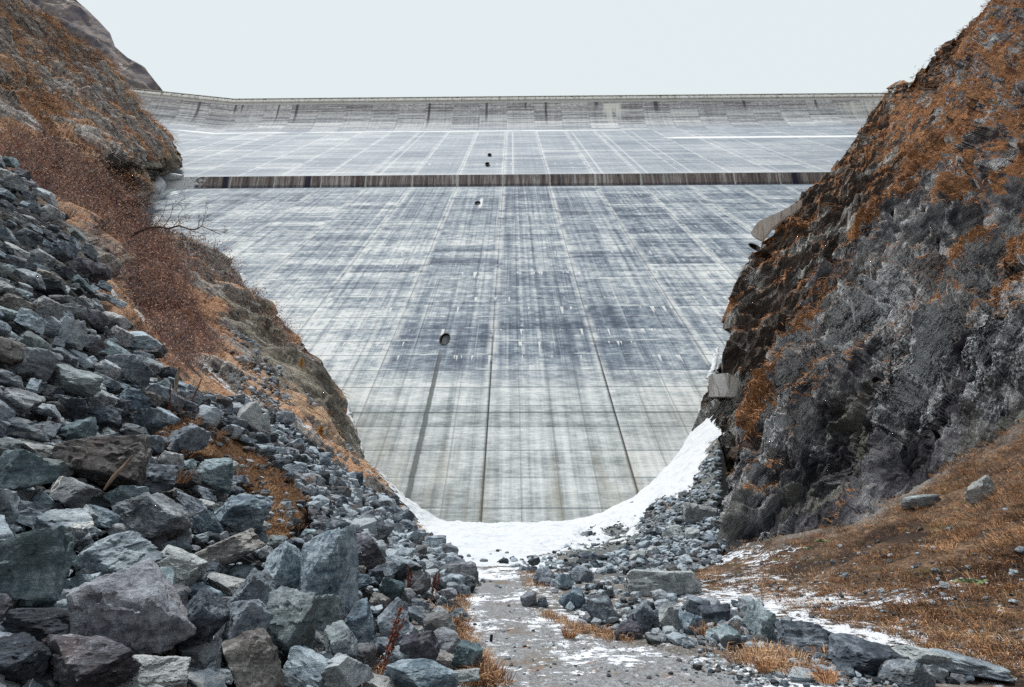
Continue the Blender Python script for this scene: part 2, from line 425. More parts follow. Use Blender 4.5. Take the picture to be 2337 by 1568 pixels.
        c = s.mix(s.ss(z, LZ + 1.3, LZ + 0.8) * 0.55, c, srgb(58, 62, 80))
        c = s.mix(s.ss(jd + (nblot - .5) * .8, 0.6, 0.25) * s.ss(s.white(jc, 1.0), 0.3, 0.6) * 0.85, c, srgb(232, 232, 230))
        c = s.mix(s.ss(jd4 + nblot, 0.9, 0.5) * s.ss(r4, 0.5, 0.6) * 0.6, c, srgb(190, 192, 196))
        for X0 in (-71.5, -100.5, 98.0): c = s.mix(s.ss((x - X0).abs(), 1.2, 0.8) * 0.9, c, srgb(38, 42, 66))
        fr = s.ss(x * -1.0 - 109.0 + (nblot - .5) * 44.0, 0.0, 3.0)
        c = s.mix(fr, c, srgb(240, 244, 248))
    c = s.mix(0.22, c, s.ramp(grit, [(0.3, (0.25, .25, .25)), (0.7, (0.8, .8, .8))]), 'OVERLAY')
    s.color(c)
    h = grit * 0.25 + nfine * 0.5 - s.ss(jd, 0.25, 0.1) * 1.5 - lit_line * 0.5 - s.ss(jd4, 0.12, 0.05) * 0.6
    s.normal(s.bump(h, 0.5, 0.25))
    return s.m
def plain_concrete(name, base, dark):
    s = Sh(name, 0.9); x, y, z = s.xyz()
    n = s.noise(s.vec(x * 0.6, y * 0.6, z * 0.25), 1, 6, 0.7); n2 = s.noise(s.vec(x * 1.7, y * 1.7, z * 0.12), 1, 4, 0.7)
    c = s.ramp(n * 0.6 + n2 * 0.5, [(0.38, dark), (0.49, base), (0.62, tuple(min(0.85, b * 1.3) for b in base))])
    c = s.mix(s.ss(s.noise(s.vec(x * 0.7, y * 0.7, z * 0.06), 1, 4, .75), .52, .62) * .6, c, dark)
    s.color(c); s.normal(s.bump(s.noise(s.obj(), 4, 5, .7), 0.5, 0.05)); return s.m
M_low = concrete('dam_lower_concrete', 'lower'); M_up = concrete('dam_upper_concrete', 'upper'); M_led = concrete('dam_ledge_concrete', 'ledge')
M_pale = plain_concrete('pale_concrete', srgb(222, 220, 212), srgb(138, 132, 124))
M_plug = plain_concrete('drain_plug', srgb(214, 226, 236), srgb(150, 166, 182))
M_rail = plain_concrete('railing_metal', srgb(170, 168, 156), srgb(90, 88, 82))
M_darkgap = plain_concrete('dark_metal_gap_shade', srgb(50, 48, 46), srgb(28, 27, 26))  # railing posts, also shade painted into drain rims and crest recess

dam = empty('dam', (0, TY, TZ))
tag(dam, 'huge grey concrete gravity dam closing the valley behind the snow bank', 'dam')
def under(o):     # parent keeping world placement
    o.parent = dam; o.matrix_parent_inverse = Matrix.Translation(-dam.location); return o
def cutter(x, z, rx, rz, depth):
    n = 40; y0 = face_y(x, z)
    V = []; 
    for yy in (y0 - 6, y0 + depth):
        for k in range(n):
            a = 2 * math.pi * k / n; V.append((x + rx * math.cos(a), yy, z + rz * math.sin(a)))
    import bmesh
    bm = bmesh.new(); vs = [bm.verts.new(v) for v in V]
    for k in range(n): bm.faces.new((vs[k], vs[(k + 1) % n], vs[n + (k + 1) % n], vs[n + k]))
    bm.faces.new(vs[:n]); bm.faces.new(vs[n:][::-1]); bmesh.ops.recalc_face_normals(bm, faces=bm.faces)
    me = bpy.data.meshes.new('c'); bm.to_mesh(me); bm.free(); return bpy.data.objects.new('c', me)
def cut(me, name, mat, holes):
    o = link(name, me); me.name = name; cs = []
    for h in holes:
        c = cutter(*h); sc.collection.objects.link(c); cs.append(c)
        m = o.modifiers.new('b', 'BOOLEAN'); m.operation = 'DIFFERENCE'; m.object = c; m.solver = 'EXACT'
    if holes:
        dg = bpy.context.evaluated_depsgraph_get(); new = bpy.data.meshes.new_from_object(o.evaluated_get(dg))
        o.modifiers.clear(); o.data = new; new.name = name
        for c in cs: bpy.data.objects.remove(c)
    o.data.materials.clear(); o.data.materials.append(mat)
    return under(o)
def hole(px, py, wpx, hz, depth, upper=False):
    if upper: y, z = line_hit(py, LY, WZ, SLOPE)
    else: y, z, _ = face_pt(py)
    Z = y * CP + (z - 1.6) * SP; return [(px - RX) * Z / F, z, wpx * Z / F / 2, hz / 2, depth]
H_low = [hole(1015, 773, 22, 2.7, 1.9), hole(1090, 463, 12, 3.4, 2.2), hole(1721, 568, 20, 4.2, 4.0)]
H_up = [hole(1112, 373, 9, 3.8, 2.8, True), hole(1117, 352, 8, 3.8, 4.0, True)]
cut(extrude_section([(TY - 14 / SLOPE, TZ - 14), (LY, LZ), (LY + 60, LZ), (LY + 60, TZ - 14)]), 'lower_face', M_low, H_low)
# tell-tale: upper stage sits on the lower stage
cut(extrude_section([(LY + 1.0, WZ)] + prof_top + [(CY + 16, CZ), (CY + 30, WZ)]), 'upper_face', M_up, H_up)
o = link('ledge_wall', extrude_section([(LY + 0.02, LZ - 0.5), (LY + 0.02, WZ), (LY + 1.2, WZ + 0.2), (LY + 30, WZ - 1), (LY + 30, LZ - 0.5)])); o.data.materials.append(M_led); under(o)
for (x, z, rx, rz, dep) in H_low + H_up:
    n = 32; V = []; Fq = []
    y0 = face_y(x, z)
    for ring, (k1, back_) in enumerate(((1.12, 0), (1.12, 0), (0.97, 0), (0.97, 1))):
        for k in range(n):
            a = 2 * math.pi * k / n; X = x + rx * k1 * math.cos(a); Zz = z + rz * k1 * math.sin(a)
            Y = (y0 + dep - 0.03) if back_ else face_y(X, Zz) + (0.05 if ring == 0 else -0.10)
            V.append((X, Y, Zz))
    for r in range(3):
        for k in range(n): Fq.append((r * n + k, r * n + (k + 1) % n, (r + 1) * n + (k + 1) % n, (r + 1) * n + k))
    me = bpy.data.meshes.new('drain_opening'); me.from_pydata(V, [], Fq + [tuple(range(3 * n, 4 * n))]); me.materials.append(M_darkgap); me.materials.append(M_plug); me.polygons[-1].material_index = 1  # rim and bore walls dark: shade inside the niche put into the colour
    o = link('drain_opening', me); under(o)
# crest: coping, dark recess with posts, handrail
def band(name, mat, y0, y1, z0, z1): 
    o = link(name, extrude_section([(CY + y0, CZ + z0), (CY + y1, CZ + z0), (CY + y1, CZ + z1), (CY + y0, CZ + z1)])); o.data.materials.append(mat); return under(o)
band('coping', M_pale, -0.9, 14, 0.003, 1.3)
band('roadway', M_darkgap, -0.2, 13, 1.303, 1.9)  # dark colour stands for the shaded gap below the rail
band('parapet_beam', M_rail, -0.5, 0.1, 2.35, 2.8)
B = Batch()
for x in np.arange(-296, 296, 4.0):
    y = float(bend(x, CY - 0.2)); B.box((x, y, CZ + 2.1), (0.35, 0.3, 0.5))
rng = np.random.RandomState(3)
for x in np.arange(-290, 290, 8.0):
    if rng.rand() < 0.45: B.box((x + rng.uniform(-3, 3), float(bend(x, CY - 0.2)), CZ + 2.0), (rng.uniform(0.8, 2.2), 0.5, 1.6))
under(link('railing_post', B.mesh('railing_post', M_darkgap, False)))

# ------------------------------------------------------------------ valley floor height
def Hf(x, y):
    x = np.asarray(x, float); y = np.asarray(y, float)
    z = 1.05 * smooth(34, 54, y) - 0.10 * smooth(14, 22, y) * (1 - smooth(30, 44, y))
    xr = np.maximum(0, x - 4.0); lin = np.where(xr < 19, 0.033 * xr ** 2, 0.033 * 361 + 0.15 * (xr - 19))
    z = z + lin
    z = z - 0.25 * smooth(34, 54, y) * smooth(9, 2, np.abs(x + 1)) 
    xl = np.clip(-x - 7.5 + 0.03 * y, 0, 9); z = z + (0.16 + 0.05 * smooth(44, 54, y)) * xl ** 1.5 * smooth(20, 40, y)
    z = z + smooth(5, 9, x) * smooth(40, 25, y) * (0.26 * fbm(np.stack([x * 0.5, y * 0.5, 0 * x + 9], -1), 3) + 0.07 * fbm(np.stack([x * 2.2, y * 2.2, 0 * x + 2], -1), 2))
    z = z + 0.10 * fbm(np.stack([x * 0.35, y * 0.35, 0 * x], -1), 3) + 0.03 * fbm(np.stack([x * 1.7, y * 1.7, 0 * x + 4], -1), 3)
    return z
def hit_floor(px, py):
    px = np.atleast_1d(np.asarray(px, float)); py = np.atleast_1d(np.asarray(py, float)); d = ray(px, py)
    lo = np.full(px.shape, 1.5); hi = lo.copy(); done = np.zeros(px.shape, bool)
    for k in np.geomspace(1.5, 120, 260):
        P = CAM + d * k; b = P[..., 2] < Hf(P[..., 0], P[..., 1])
        hi = np.where(~done & b, k, hi); lo = np.where(~done & ~b, k, lo); done |= b
    hi = np.where(done, hi, 120)
    for _ in range(14):
        m = (lo + hi) / 2; P = CAM + d * m[..., None]; b = P[..., 2] < Hf(P[..., 0], P[..., 1])
        hi = np.where(b, m, hi); lo = np.where(b, lo, m)
    return hi
def zfloor(px, py): return float(hit_floor(px, py)[0])

# ------------------------------------------------------------------ left slope depth field
EDGE_L = [(-400, 2100), (-300, -25), (-100, -40), (0, 51), (73, 142), (113, 204), (145, 252), (171, 268), (202, 283), (230, 306), (251, 324), (290, 371), (320, 395), (350, 415), (365, 418), (384, 410), (394, 372), (402, 336), (425, 334), (445, 330), (460, 334), (480, 326), (500, 328), (530, 352), (545, 400), (560, 436), (590, 450), (606, 478), (630, 512), (643, 528), (670, 556), (690, 590), (706, 620), (735, 650), (775, 688), (800, 708), (822, 738), (850, 752), (880, 764), (905, 776), (930, 783), (965, 794), (985, 806), (1010, 812), (1040, 826), (1070, 855), (1100, 882), (1125, 898), (1140, 905), (1170, 925), (1200, 960), (1235, 990), (1262, 1012), (1290, 1062), (1310, 1080), (1360, 1070), (1420, 1052), (1470, 1046), (1510, 1085), (1568, 1100), (1700, 1120), (2100, 1180)]
EDGE_L = EDGE_L[1:]
def edgeL(py): return np.interp(py, [a for a, b in EDGE_L], [b for a, b in EDGE_L])
def talusZ(px, py):
    d = ray(px, py); den = -0.79 * d[..., 0] - d[..., 2]
    Z = 4.6 / np.maximum(den, 0.02)
    g = -1.6 / np.minimum(d[..., 2], -1e-3); g = np.where(d[..., 2] < -0.02, g, 1e3)
    s2 = (1.6 + 0.28 * 0.9) / np.maximum(-0.28 * d[..., 0] - d[..., 2], 0.02)
    return np.minimum(np.minimum(Z, g), s2 * 1.0)
cp = []
def C(px, py, Z): cp.append((px, py, Z))
for p in [(0, 500), (0, 700), (0, 900), (0, 1200), (0, 1400), (0, 1568), (150, 620), (150, 800), (150, 1000), (300, 900), (300, 1050), (300, 1200), (300, 1400), (300, 1568), (450, 1000), (450, 1150), (600, 1100), (600, 1250), (600, 1400), (600, 1568), (800, 1200), (800, 1300), (800, 1450), (950, 1300), (1000, 1400), (1000, 1500), (1000, 1700), (500, 1800), (0, 1800), (-400, 1500), (-400, 1000), (-400, 700), (700, 1130), (430, 900), (1040, 1450), (1060, 1310), (1090, 1568), (1120, 1700), (0, 2050), (600, 2050), (1150, 2050)]:
    C(p[0], p[1], float(talusZ(*p)))
for p in [(0, 350, 42), (100, 430, 44), (190, 530, 34), (250, 640, 27), (300, 720, 24), (400, 830, 20), (-400, 350, 22), (-400, 100, 60), (-400, -250, 120),
          (60, 330, 62), (200, 450, 62), (300, 600, 50), (330, 700, 38), (400, 700, 46), (450, 800, 36), (550, 850, 36), (500, 700, 62), (420, 600, 74), (300, 500, 88),
          (326, 490, 132), (436, 560, 112), (500, 640, 95), (590, 700, 84), (688, 780, 72), (740, 830, 66), (775, 900, 61.5), (794, 965, 58.5), (812, 1015, 56.5),
          (870, 1085, 50), (905, 1140, 45), (960, 1200, 36), (1010, 1260, 26), (1075, 1300, 17.2), (800, 1060, 42), (700, 950, 42), (620, 900, 38), (640, 800, 58), (720, 870, 54),
          (330, 430, 160), (336, 402, 172), (410, 384, 188), (418, 360, 200), (395, 320, 210), (324, 251, 225), (268, 171, 205), (204, 113, 190), (51, 0, 160), (-40, -100, 150), (-25, -300, 140),
          (0, 200, 96), (100, 250, 118), (200, 300, 128), (300, 350, 150), (200, 200, 170), (100, 100, 150), (0, 60, 130), (-150, 100, 90), (250, 400, 110), (340, 380, 165)]:
    C(*p)
LZf = TPS([(a, b) for a, b, c in cp], [math.log(c) for a, b, c in cp])
def ZL(px, py): return np.exp(LZf(px, py))
POLY_TALUS = [(-500, 150), (0, 350), (60, 400), (105, 440), (150, 500), (190, 530), (225, 600), (250, 640), (275, 705), (345, 770), (365, 830), (430, 870), (480, 925), (540, 915), (620, 960), (700, 1020), (800, 1090), (880, 1140), (940, 1200), (1000, 1255), (1080, 1300), (1060, 1400), (1045, 1480), (1090, 1515), (1100, 1568), (1120, 1700), (1160, 2100), (-500, 2100)]
POLY_GRASSL = [(372, 950), (430, 925), (530, 985), (600, 1035), (690, 1085), (715, 1120), (700, 1180), (650, 1245), (600, 1225), (578, 1130), (522, 1050), (440, 1035), (380, 1090), (365, 1010)]
POLY_SHRUB = [(-100, 300), (90, 320), (200, 350), (300, 440), (330, 500), (380, 560), (430, 640), (470, 740), (510, 800), (470, 850), (400, 830), (330, 750), (250, 620), (180, 510), (80, 420), (-40, 330)]
def relief(P, amp, sizes, strata=None, k=0.35):
    Q = P
    if strata is not None:
        s = np.array(strata) / np.linalg.norm(strata); a = (P * s).sum(-1, keepdims=True)
        Q = P - s * a * (1 - k)
    w_ = np.stack([fbm(Q / sizes[0] + 3.1, 2), fbm(Q / sizes[0] + 8.7, 2), fbm(Q / sizes[0] + 1.9, 2)], -1) * sizes[0] * 0.25
    out = 0
    for sz, am in zip(sizes, amp): out = out + am * facets(Q + w_, sz)
    return out, Q
def beds(G, N, dirv, T, warp=0.35, seed=0.0):
    """tilted beds: a saw-tooth profile across the bedding direction, broken along it"""
    u = np.array(dirv) / np.linalg.norm(dirv); nm = N.reshape(-1, 3).mean(0); p = np.cross(nm, u); p /= np.linalg.norm(p)
    if p[2] < 0: p = -p
    Qs = G - u * (G @ u)[..., None] * 0.75
    a = (G @ p) / T + warp * 2.2 * fbm(G / (T * 3.2) + seed, 3) + warp * 0.7 * fbm(Qs / (T * .9) + seed, 3)
    fr = a - np.floor(a); am = 0.35 + 0.65 * (RV[(np.floor(a).astype(int) * 13 + np.floor((G @ u) / (T * 3.5) + 3 * fbm(G / (T * 5), 2)).astype(int) * 7) & 1023][..., 0] * .5 + .5)
    return am * np.where(fr < 0.82, fr / 0.82, (1 - fr) / 0.18) - 0.4
def blur(a, n=1):
    for _ in range(n):
        b = np.pad(a, 1, mode='edge'); a = (b[:-2, 1:-1] + b[2:, 1:-1] + 2 * a) / 4
        b = np.pad(a, 1, mode='edge'); a = (b[1:-1, :-2] + b[1:-1, 2:] + 2 * a) / 4
    return a
def loft(name, edge, side, xfar, rows, ncol, Zfun, backs=(0.02, 0.06, 0.15, 0.35), sgn=-1, gam=1.0):
    """surface between far column xfar and silhouette edge(py); extra columns fold behind the ridge"""
    py = np.asarray(rows, float)[:, None]; e = edge(py)
    u = np.linspace(0, 1, ncol)[None] ** gam
    px = xfar + (e - xfar) * u
    Z = Zfun(px, py + 0 * px)
    P = back(px, py + 0 * px, Z)
    ex = []
    d = ray(e[:, 0], py[:, 0]); Ze = Z[:, -1]
    for b in backs:
        ex.append(P[:, -1] + (Ze * b)[:, None] * (d + np.array([sgn * 0.9, 0.1, -0.45])))
    G = np.concatenate([P, np.stack(ex, 1)], 1)
    PX = np.concatenate([px, np.repeat(e, len(backs), 1)], 1); PY = np.repeat(py, G.shape[1], 1)
    return G, PX, PY
rowsL = np.concatenate([np.linspace(-250, 0, 40)[:-1], np.linspace(0, 1300, 560)[:-1], np.linspace(1300, 2050, 130)])
G, PX, PY = loft('hillside', edgeL, 1, -420.0, rowsL, 560, ZL, sgn=-1, gam=0.85)
N = vnormals(G); 
if N[300, 300] @ (CAM - G[300, 300]) < 0: N = -N
_, _, ZZ = proj(G)
tal = smooth(-6, 14, inside(PX, PY, POLY_TALUS)); shr = smooth(-10, 26, inside(PX, PY, POLY_SHRUB) + 34 * fbm(G / 5.0, 3)); grl = smooth(-14, 10, inside(PX, PY, POLY_GRASSL) + 12 * fbm(G / 0.8, 2))
strL = np.array([0.62, 0.35, -0.55])
r1, QL = relief(G, [4.2, 1.6, 0.6], [20.0, 7.0, 2.4], strL, 0.4)
r2, _ = relief(G, [0.9, 0.4, 0.16], [3.6, 1.4, 0.55], strL, 0.5)
far = smooth(45, 110, ZZ)
r1 = blur(r1, 2); r2 = blur(r2, 1)
disp = far * r1 * 0.8 + far * 1.3 * fbm((G - strL / np.linalg.norm(strL) * (G @ (strL / np.linalg.norm(strL)))[..., None] * .8) / 5.0, 4, .6, ridged=True) + (1 - far) * r2 * 0.8 * (1 - tal) + (1 - tal) * fbm(QL / (9 + 0 * ZZ[..., None]), 3) * (0.6 + 1.6 * far)
_lu = tuple(strL); disp = disp + (far * 1.0 + 0.35 * smooth(35, 60, ZZ)) * (1 - tal) * (1 - shr * .7) * blur(3.0 * beds(G, N, strL, 9.0) + 1.2 * beds(G, N, strL, 3.2, .45, 5.0), 1)
disp = disp * smooth(8, 30, ZZ) * np.where(ZZ < 30, 0.6, 1)
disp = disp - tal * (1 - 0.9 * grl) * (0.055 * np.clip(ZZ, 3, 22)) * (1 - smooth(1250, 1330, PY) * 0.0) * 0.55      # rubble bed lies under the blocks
disp = disp * np.clip(np.abs(edgeL(PY) - PX) / 30 * 0.5 + 0.5, 0, 1)
GL = G + N * disp[..., None]
N2 = vnormals(GL); N2 = np.where((N2 * N).sum(-1, keepdims=True) < 0, -N2, N2)
cliffL = np.maximum(smooth(-16, 12, inside(PX, PY, [(500, 650), (540, 690), (600, 700), (690, 775), (745, 830), (780, 900), (800, 980), (830, 1060), (790, 1040), (730, 950), (640, 880), (570, 800), (500, 730)]) + 26 * fbm(G / 6, 3)),
                    smooth(-10, 10, inside(PX, PY, [(250, 385), (300, 370), (350, 372), (400, 350), (425, 360), (418, 400), (330, 420), (345, 520), (310, 480), (290, 420)]) + 18 * fbm(G / 12, 3)))
grassL = fbm(QL / 7.0 + 5, 4) + 0.9 * (N2[..., 2] - 0.55)
A = {'talus': tal, 'shrub': shr, 'turf': grl, 'cliff': cliffL, 'veg': grassL, 'far': far}
A = {k: v.reshape(-1) for k, v in A.items()}

# ------------------------------------------------------------------ ground materials
def hill_material():
    s = Sh('hillside_mat', 0.95); P0_ = s.obj(); su = tuple(strL / np.linalg.norm(strL))
    dn_ = s.node('ShaderNodeVectorMath', operation='DOT_PRODUCT'); s.put(dn_.inputs[0], P0_); dn_.inputs[1].default_value = su
    sc2 = s.node('ShaderNodeVectorMath', operation='SCALE'); sc2.inputs[0].default_value = su; s.put(sc2.inputs[3], V_(s, dn_.outputs['Value']) * -0.65)
    P = s.addv(P0_, V_(s, sc2.outputs[0]))
    n = s.noise(P, 0.35, 8, 0.7); f = s.noise(P, 2.5, 6, 0.8); ff = s.noise(P, 9.0, 4, 0.8); big = s.noise(P, 0.06, 4, 0.6)
    n1 = s.noise(s.addv(P, (40, 9, 3)), 0.9, 5, 0.75)
    gr = s.ramp(f * 0.5 + n * 0.3 + big * 0.3, [(0.36, srgb(84, 60, 54)), (0.45, srgb(144, 104, 80)), (0.53, srgb(196, 146, 108)), (0.64, srgb(226, 190, 156))])
    gr = s.mix(s.ss(n1, 0.56, 0.72) * 0.6, gr, srgb(96, 70, 64)); gr = s.mix(s.ss(s.noise(P, 0.2, 3), 0.6, 0.7) * 0.6, gr, srgb(104, 92, 40))
    rk = s.ramp(f * 0.5 + n1 * 0.55, [(0.40, srgb(58, 56, 66)), (0.48, srgb(116, 110, 112)), (0.55, srgb(176, 170, 164)), (0.64, srgb(226, 226, 224))])
    gr = s.sat(gr, 0.92); v = s.attr('veg'); c = s.mix(s.ss(v + (f - 0.5) * 1.5, -0.08, 0.04), rk, gr)
    cl = s.ramp(n * 0.5 + f * 0.5, [(0.38, srgb(50, 48, 50)), (0.48, srgb(112, 106, 98)), (0.57, srgb(166, 160, 146)), (0.68, srgb(210, 206, 194))])
    c = s.mix(s.attr('cliff'), c, cl)
    sh = s.ramp(f * 0.6 + n1 * 0.5, [(0.40, srgb(58, 42, 42)), (0.52, srgb(118, 82, 72)), (0.66, srgb(176, 126, 98))])
    c = s.mix(s.attr('shrub'), c, sh)
    tl = s.ramp(ff * 0.6 + f * 0.4, [(0.42, srgb(18, 19, 22)), (0.56, srgb(46, 49, 53)), (0.70, srgb(96, 101, 104))])  # near-black bed: shade in the gaps between blocks painted in
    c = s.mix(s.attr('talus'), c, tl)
    tf = s.ramp(ff * 0.6 + f * 0.4, [(0.4, srgb(58, 40, 30)), (0.55, srgb(120, 86, 54)), (0.7, srgb(176, 136, 88))])
    c = s.mix(s.attr('turf'), c, tf)
    # dusting of snow on the scree
    c = s.mix(s.ss(s.noise(P, 1.6, 5, .7) + (s.noise(P, 0.09, 2) - .5) * .9, 0.66, 0.70) * (1.0 - s.attr('shrub')) * (1.0 - s.attr('talus') * 0.8) * (1.0 - s.attr('far') * 0.85), c, srgb(240, 243, 248))
    s.color(c); b = s.bump(n1 * 1.5 + n * 2.0, 0.9, 1.0); b = s.bump(f, 1.0, 0.28, b); s.normal(s.bump(ff, 0.8, 0.05, b)); return s.m
M_hill = hill_material()
me = mesh_np('hillside', GL.reshape(-1, 3), gridfaces(*GL.shape[:2]), M_hill, True, A)
tag(link('hillside', me), kind='structure')
TREE_L = GL

# ------------------------------------------------------------------ right rock faces
EDGE_R1 = [(-400, 2420), (-200, 2330), (0, 2262), (60, 2225), (110, 2185), (190, 2155), (250, 2125), (330, 2085), (400, 2050), (480, 1990), (530, 1945), (585, 1900), (640, 1852), (690, 1822), (740, 1792), (800, 1760), (860, 1732), (910, 1708), (960, 1692), (1010, 1680), (1050, 1668), (1100, 1658), (1150, 1650), (1200, 1640), (1240, 1632), (1290, 1620), (1330, 1610)]
EDGE_R2 = [(-400, 2600), (-200, 2420), (-20, 2285), (0, 2270), (25, 2235), (60, 2205), (85, 2172), (110, 2150), (140, 2120), (165, 2098), (185, 2078), (200, 2050), (215, 2032), (232, 2010), (262, 1985), (300, 1962), (350, 1928), (390, 1898), (405, 1880), (430, 1860), (440, 1838), (470, 1820), (490, 1800), (520, 1772), (545, 1748), (556, 1735), (575, 1722), (590, 1710), (610, 1688), (625, 1678), (660, 1662), (690, 1662), (715, 1668), (740, 1678), (765, 1672), (790, 1655), (830, 1635), (858, 1618), (880, 1612), (905, 1606), (940, 1604), (965, 1606), (985, 1618), (1000, 1645), (1030, 1650), (1080, 1650)]
_tx = np.arange(-120, 2900, 12.0); _ty = np.arange(740, 2120, 6.0)
_FT = hit_floor(*np.meshgrid(_tx, _ty)); _lx = np.arange(-120, 1300, 12.0); _ly = np.arange(150, 2120, 12.0)
_LT = ZL(*np.meshgrid(_lx, _ly))
def bilv(T, xs, ys_, px, py):
    u = np.clip((px - xs[0]) / (xs[1] - xs[0]), 0, len(xs) - 1.001); v = np.clip((py - ys_[0]) / (ys_[1] - ys_[0]), 0, len(ys_) - 1.001)
    i = u.astype(int); j = v.astype(int); u = u - i; v = v - j
    return (T[j, i] * (1 - u) + T[j, i + 1] * u) * (1 - v) + (T[j + 1, i] * (1 - u) + T[j + 1, i + 1] * u) * v
mk = lambda E: (lambda py: np.interp(py, [a for a, b in E], [b for a, b in E]))
c1 = []
for p in [(1640, 1250), (1700, 1245), (1800, 1215), (1900, 1195), (2000, 1175), (2100, 1110), (2200, 1050), (2337, 965), (2520, 880), (2800, 780)]:
    z_ = zfloor(*p); c1.append((p[0], p[1], z_)); c1.append((p[0], p[1] + 90, z_ * 0.97))
for p in [(1665, 1050, 27.5), (1690, 960, 29), (1730, 860, 32), (1790, 740, 38), (1850, 640, 44), (1900, 585, 50), (1990, 480, 64), (2060, 380, 84), (2125, 250, 112), (2185, 110, 130), (2262, 0, 128), (2330, -200, 120), (2420, -400, 120),
          (2337, 900, 17.2), (2100, 1000, 20), (1900, 1100, 23), (1800, 900, 28), (2000, 800, 25), (2200, 700, 23.5), (2337, 600, 23), (2100, 600, 31), (2337, 350, 36), (2200, 450, 43), (2337, 100, 70), (2337, 200, 50), (2000, 620, 38), (2700, 600, 17), (2700, 0, 48), (2800, -400, 80), (1760, 1050, 25.5), (2250, 250, 62)]:
    c1.append(p)
R1f = TPS([(a, b) for a, b, c in c1], [math.log(c) for a, b, c in c1])
c2 = [(1606, 985, 60), (1606, 930, 64), (1640, 830, 74), (1676, 740, 84), (1665, 660, 96), (1690, 610, 104), (1730, 560, 114), (1800, 490, 137), (1840, 440, 152), (1870, 410, 165), (1900, 390, 176), (1960, 300, 240), (2010, 232, 305), (2035, 215, 300), (2080, 185, 265), (2150, 110, 215), (2270, 0, 170), (2420, -200, 150), (2600, -400, 150),
      (1700, 1000, 57), (1750, 900, 62), (1850, 700, 80), (1950, 550, 105), (2050, 400, 140), (2100, 300, 170), (2160, 200, 190), (2300, 100, 150), (1660, 1080, 54), (2500, 300, 120), (2500, 1000, 60), (2500, 700, 80), (1780, 620, 98), (1900, 480, 130), (1720, 700, 88), (1980, 360, 190)]
R2f = TPS([(a, b) for a, b, c in c2], [math.log(c) for a, b, c in c2])
BASE1 = [(1600, 1300), (1632, 1285), (1700, 1245), (1800, 1225), (1900, 1205), (2000, 1175), (2040, 1130), (2100, 1110), (2200, 1050), (2337, 965), (2520, 880), (2800, 780)]
def ZR1(px, py):
    pb = np.interp(px, [a for a, b in BASE1], [b for a, b in BASE1])
    return np.exp(R1f(px, py)) * (1 + 0.10 * smooth(0, 70, py - pb))
ZR2 = lambda px, py: np.exp(R2f(px, py))
pA = back(1690, 960, np.array(29.0)); pB = back(1990, 480, np.array(64.0)); strR = np.array([1.526, 0.614, 1.329]); strR /= np.linalg.norm(strR)     # direction the beds run
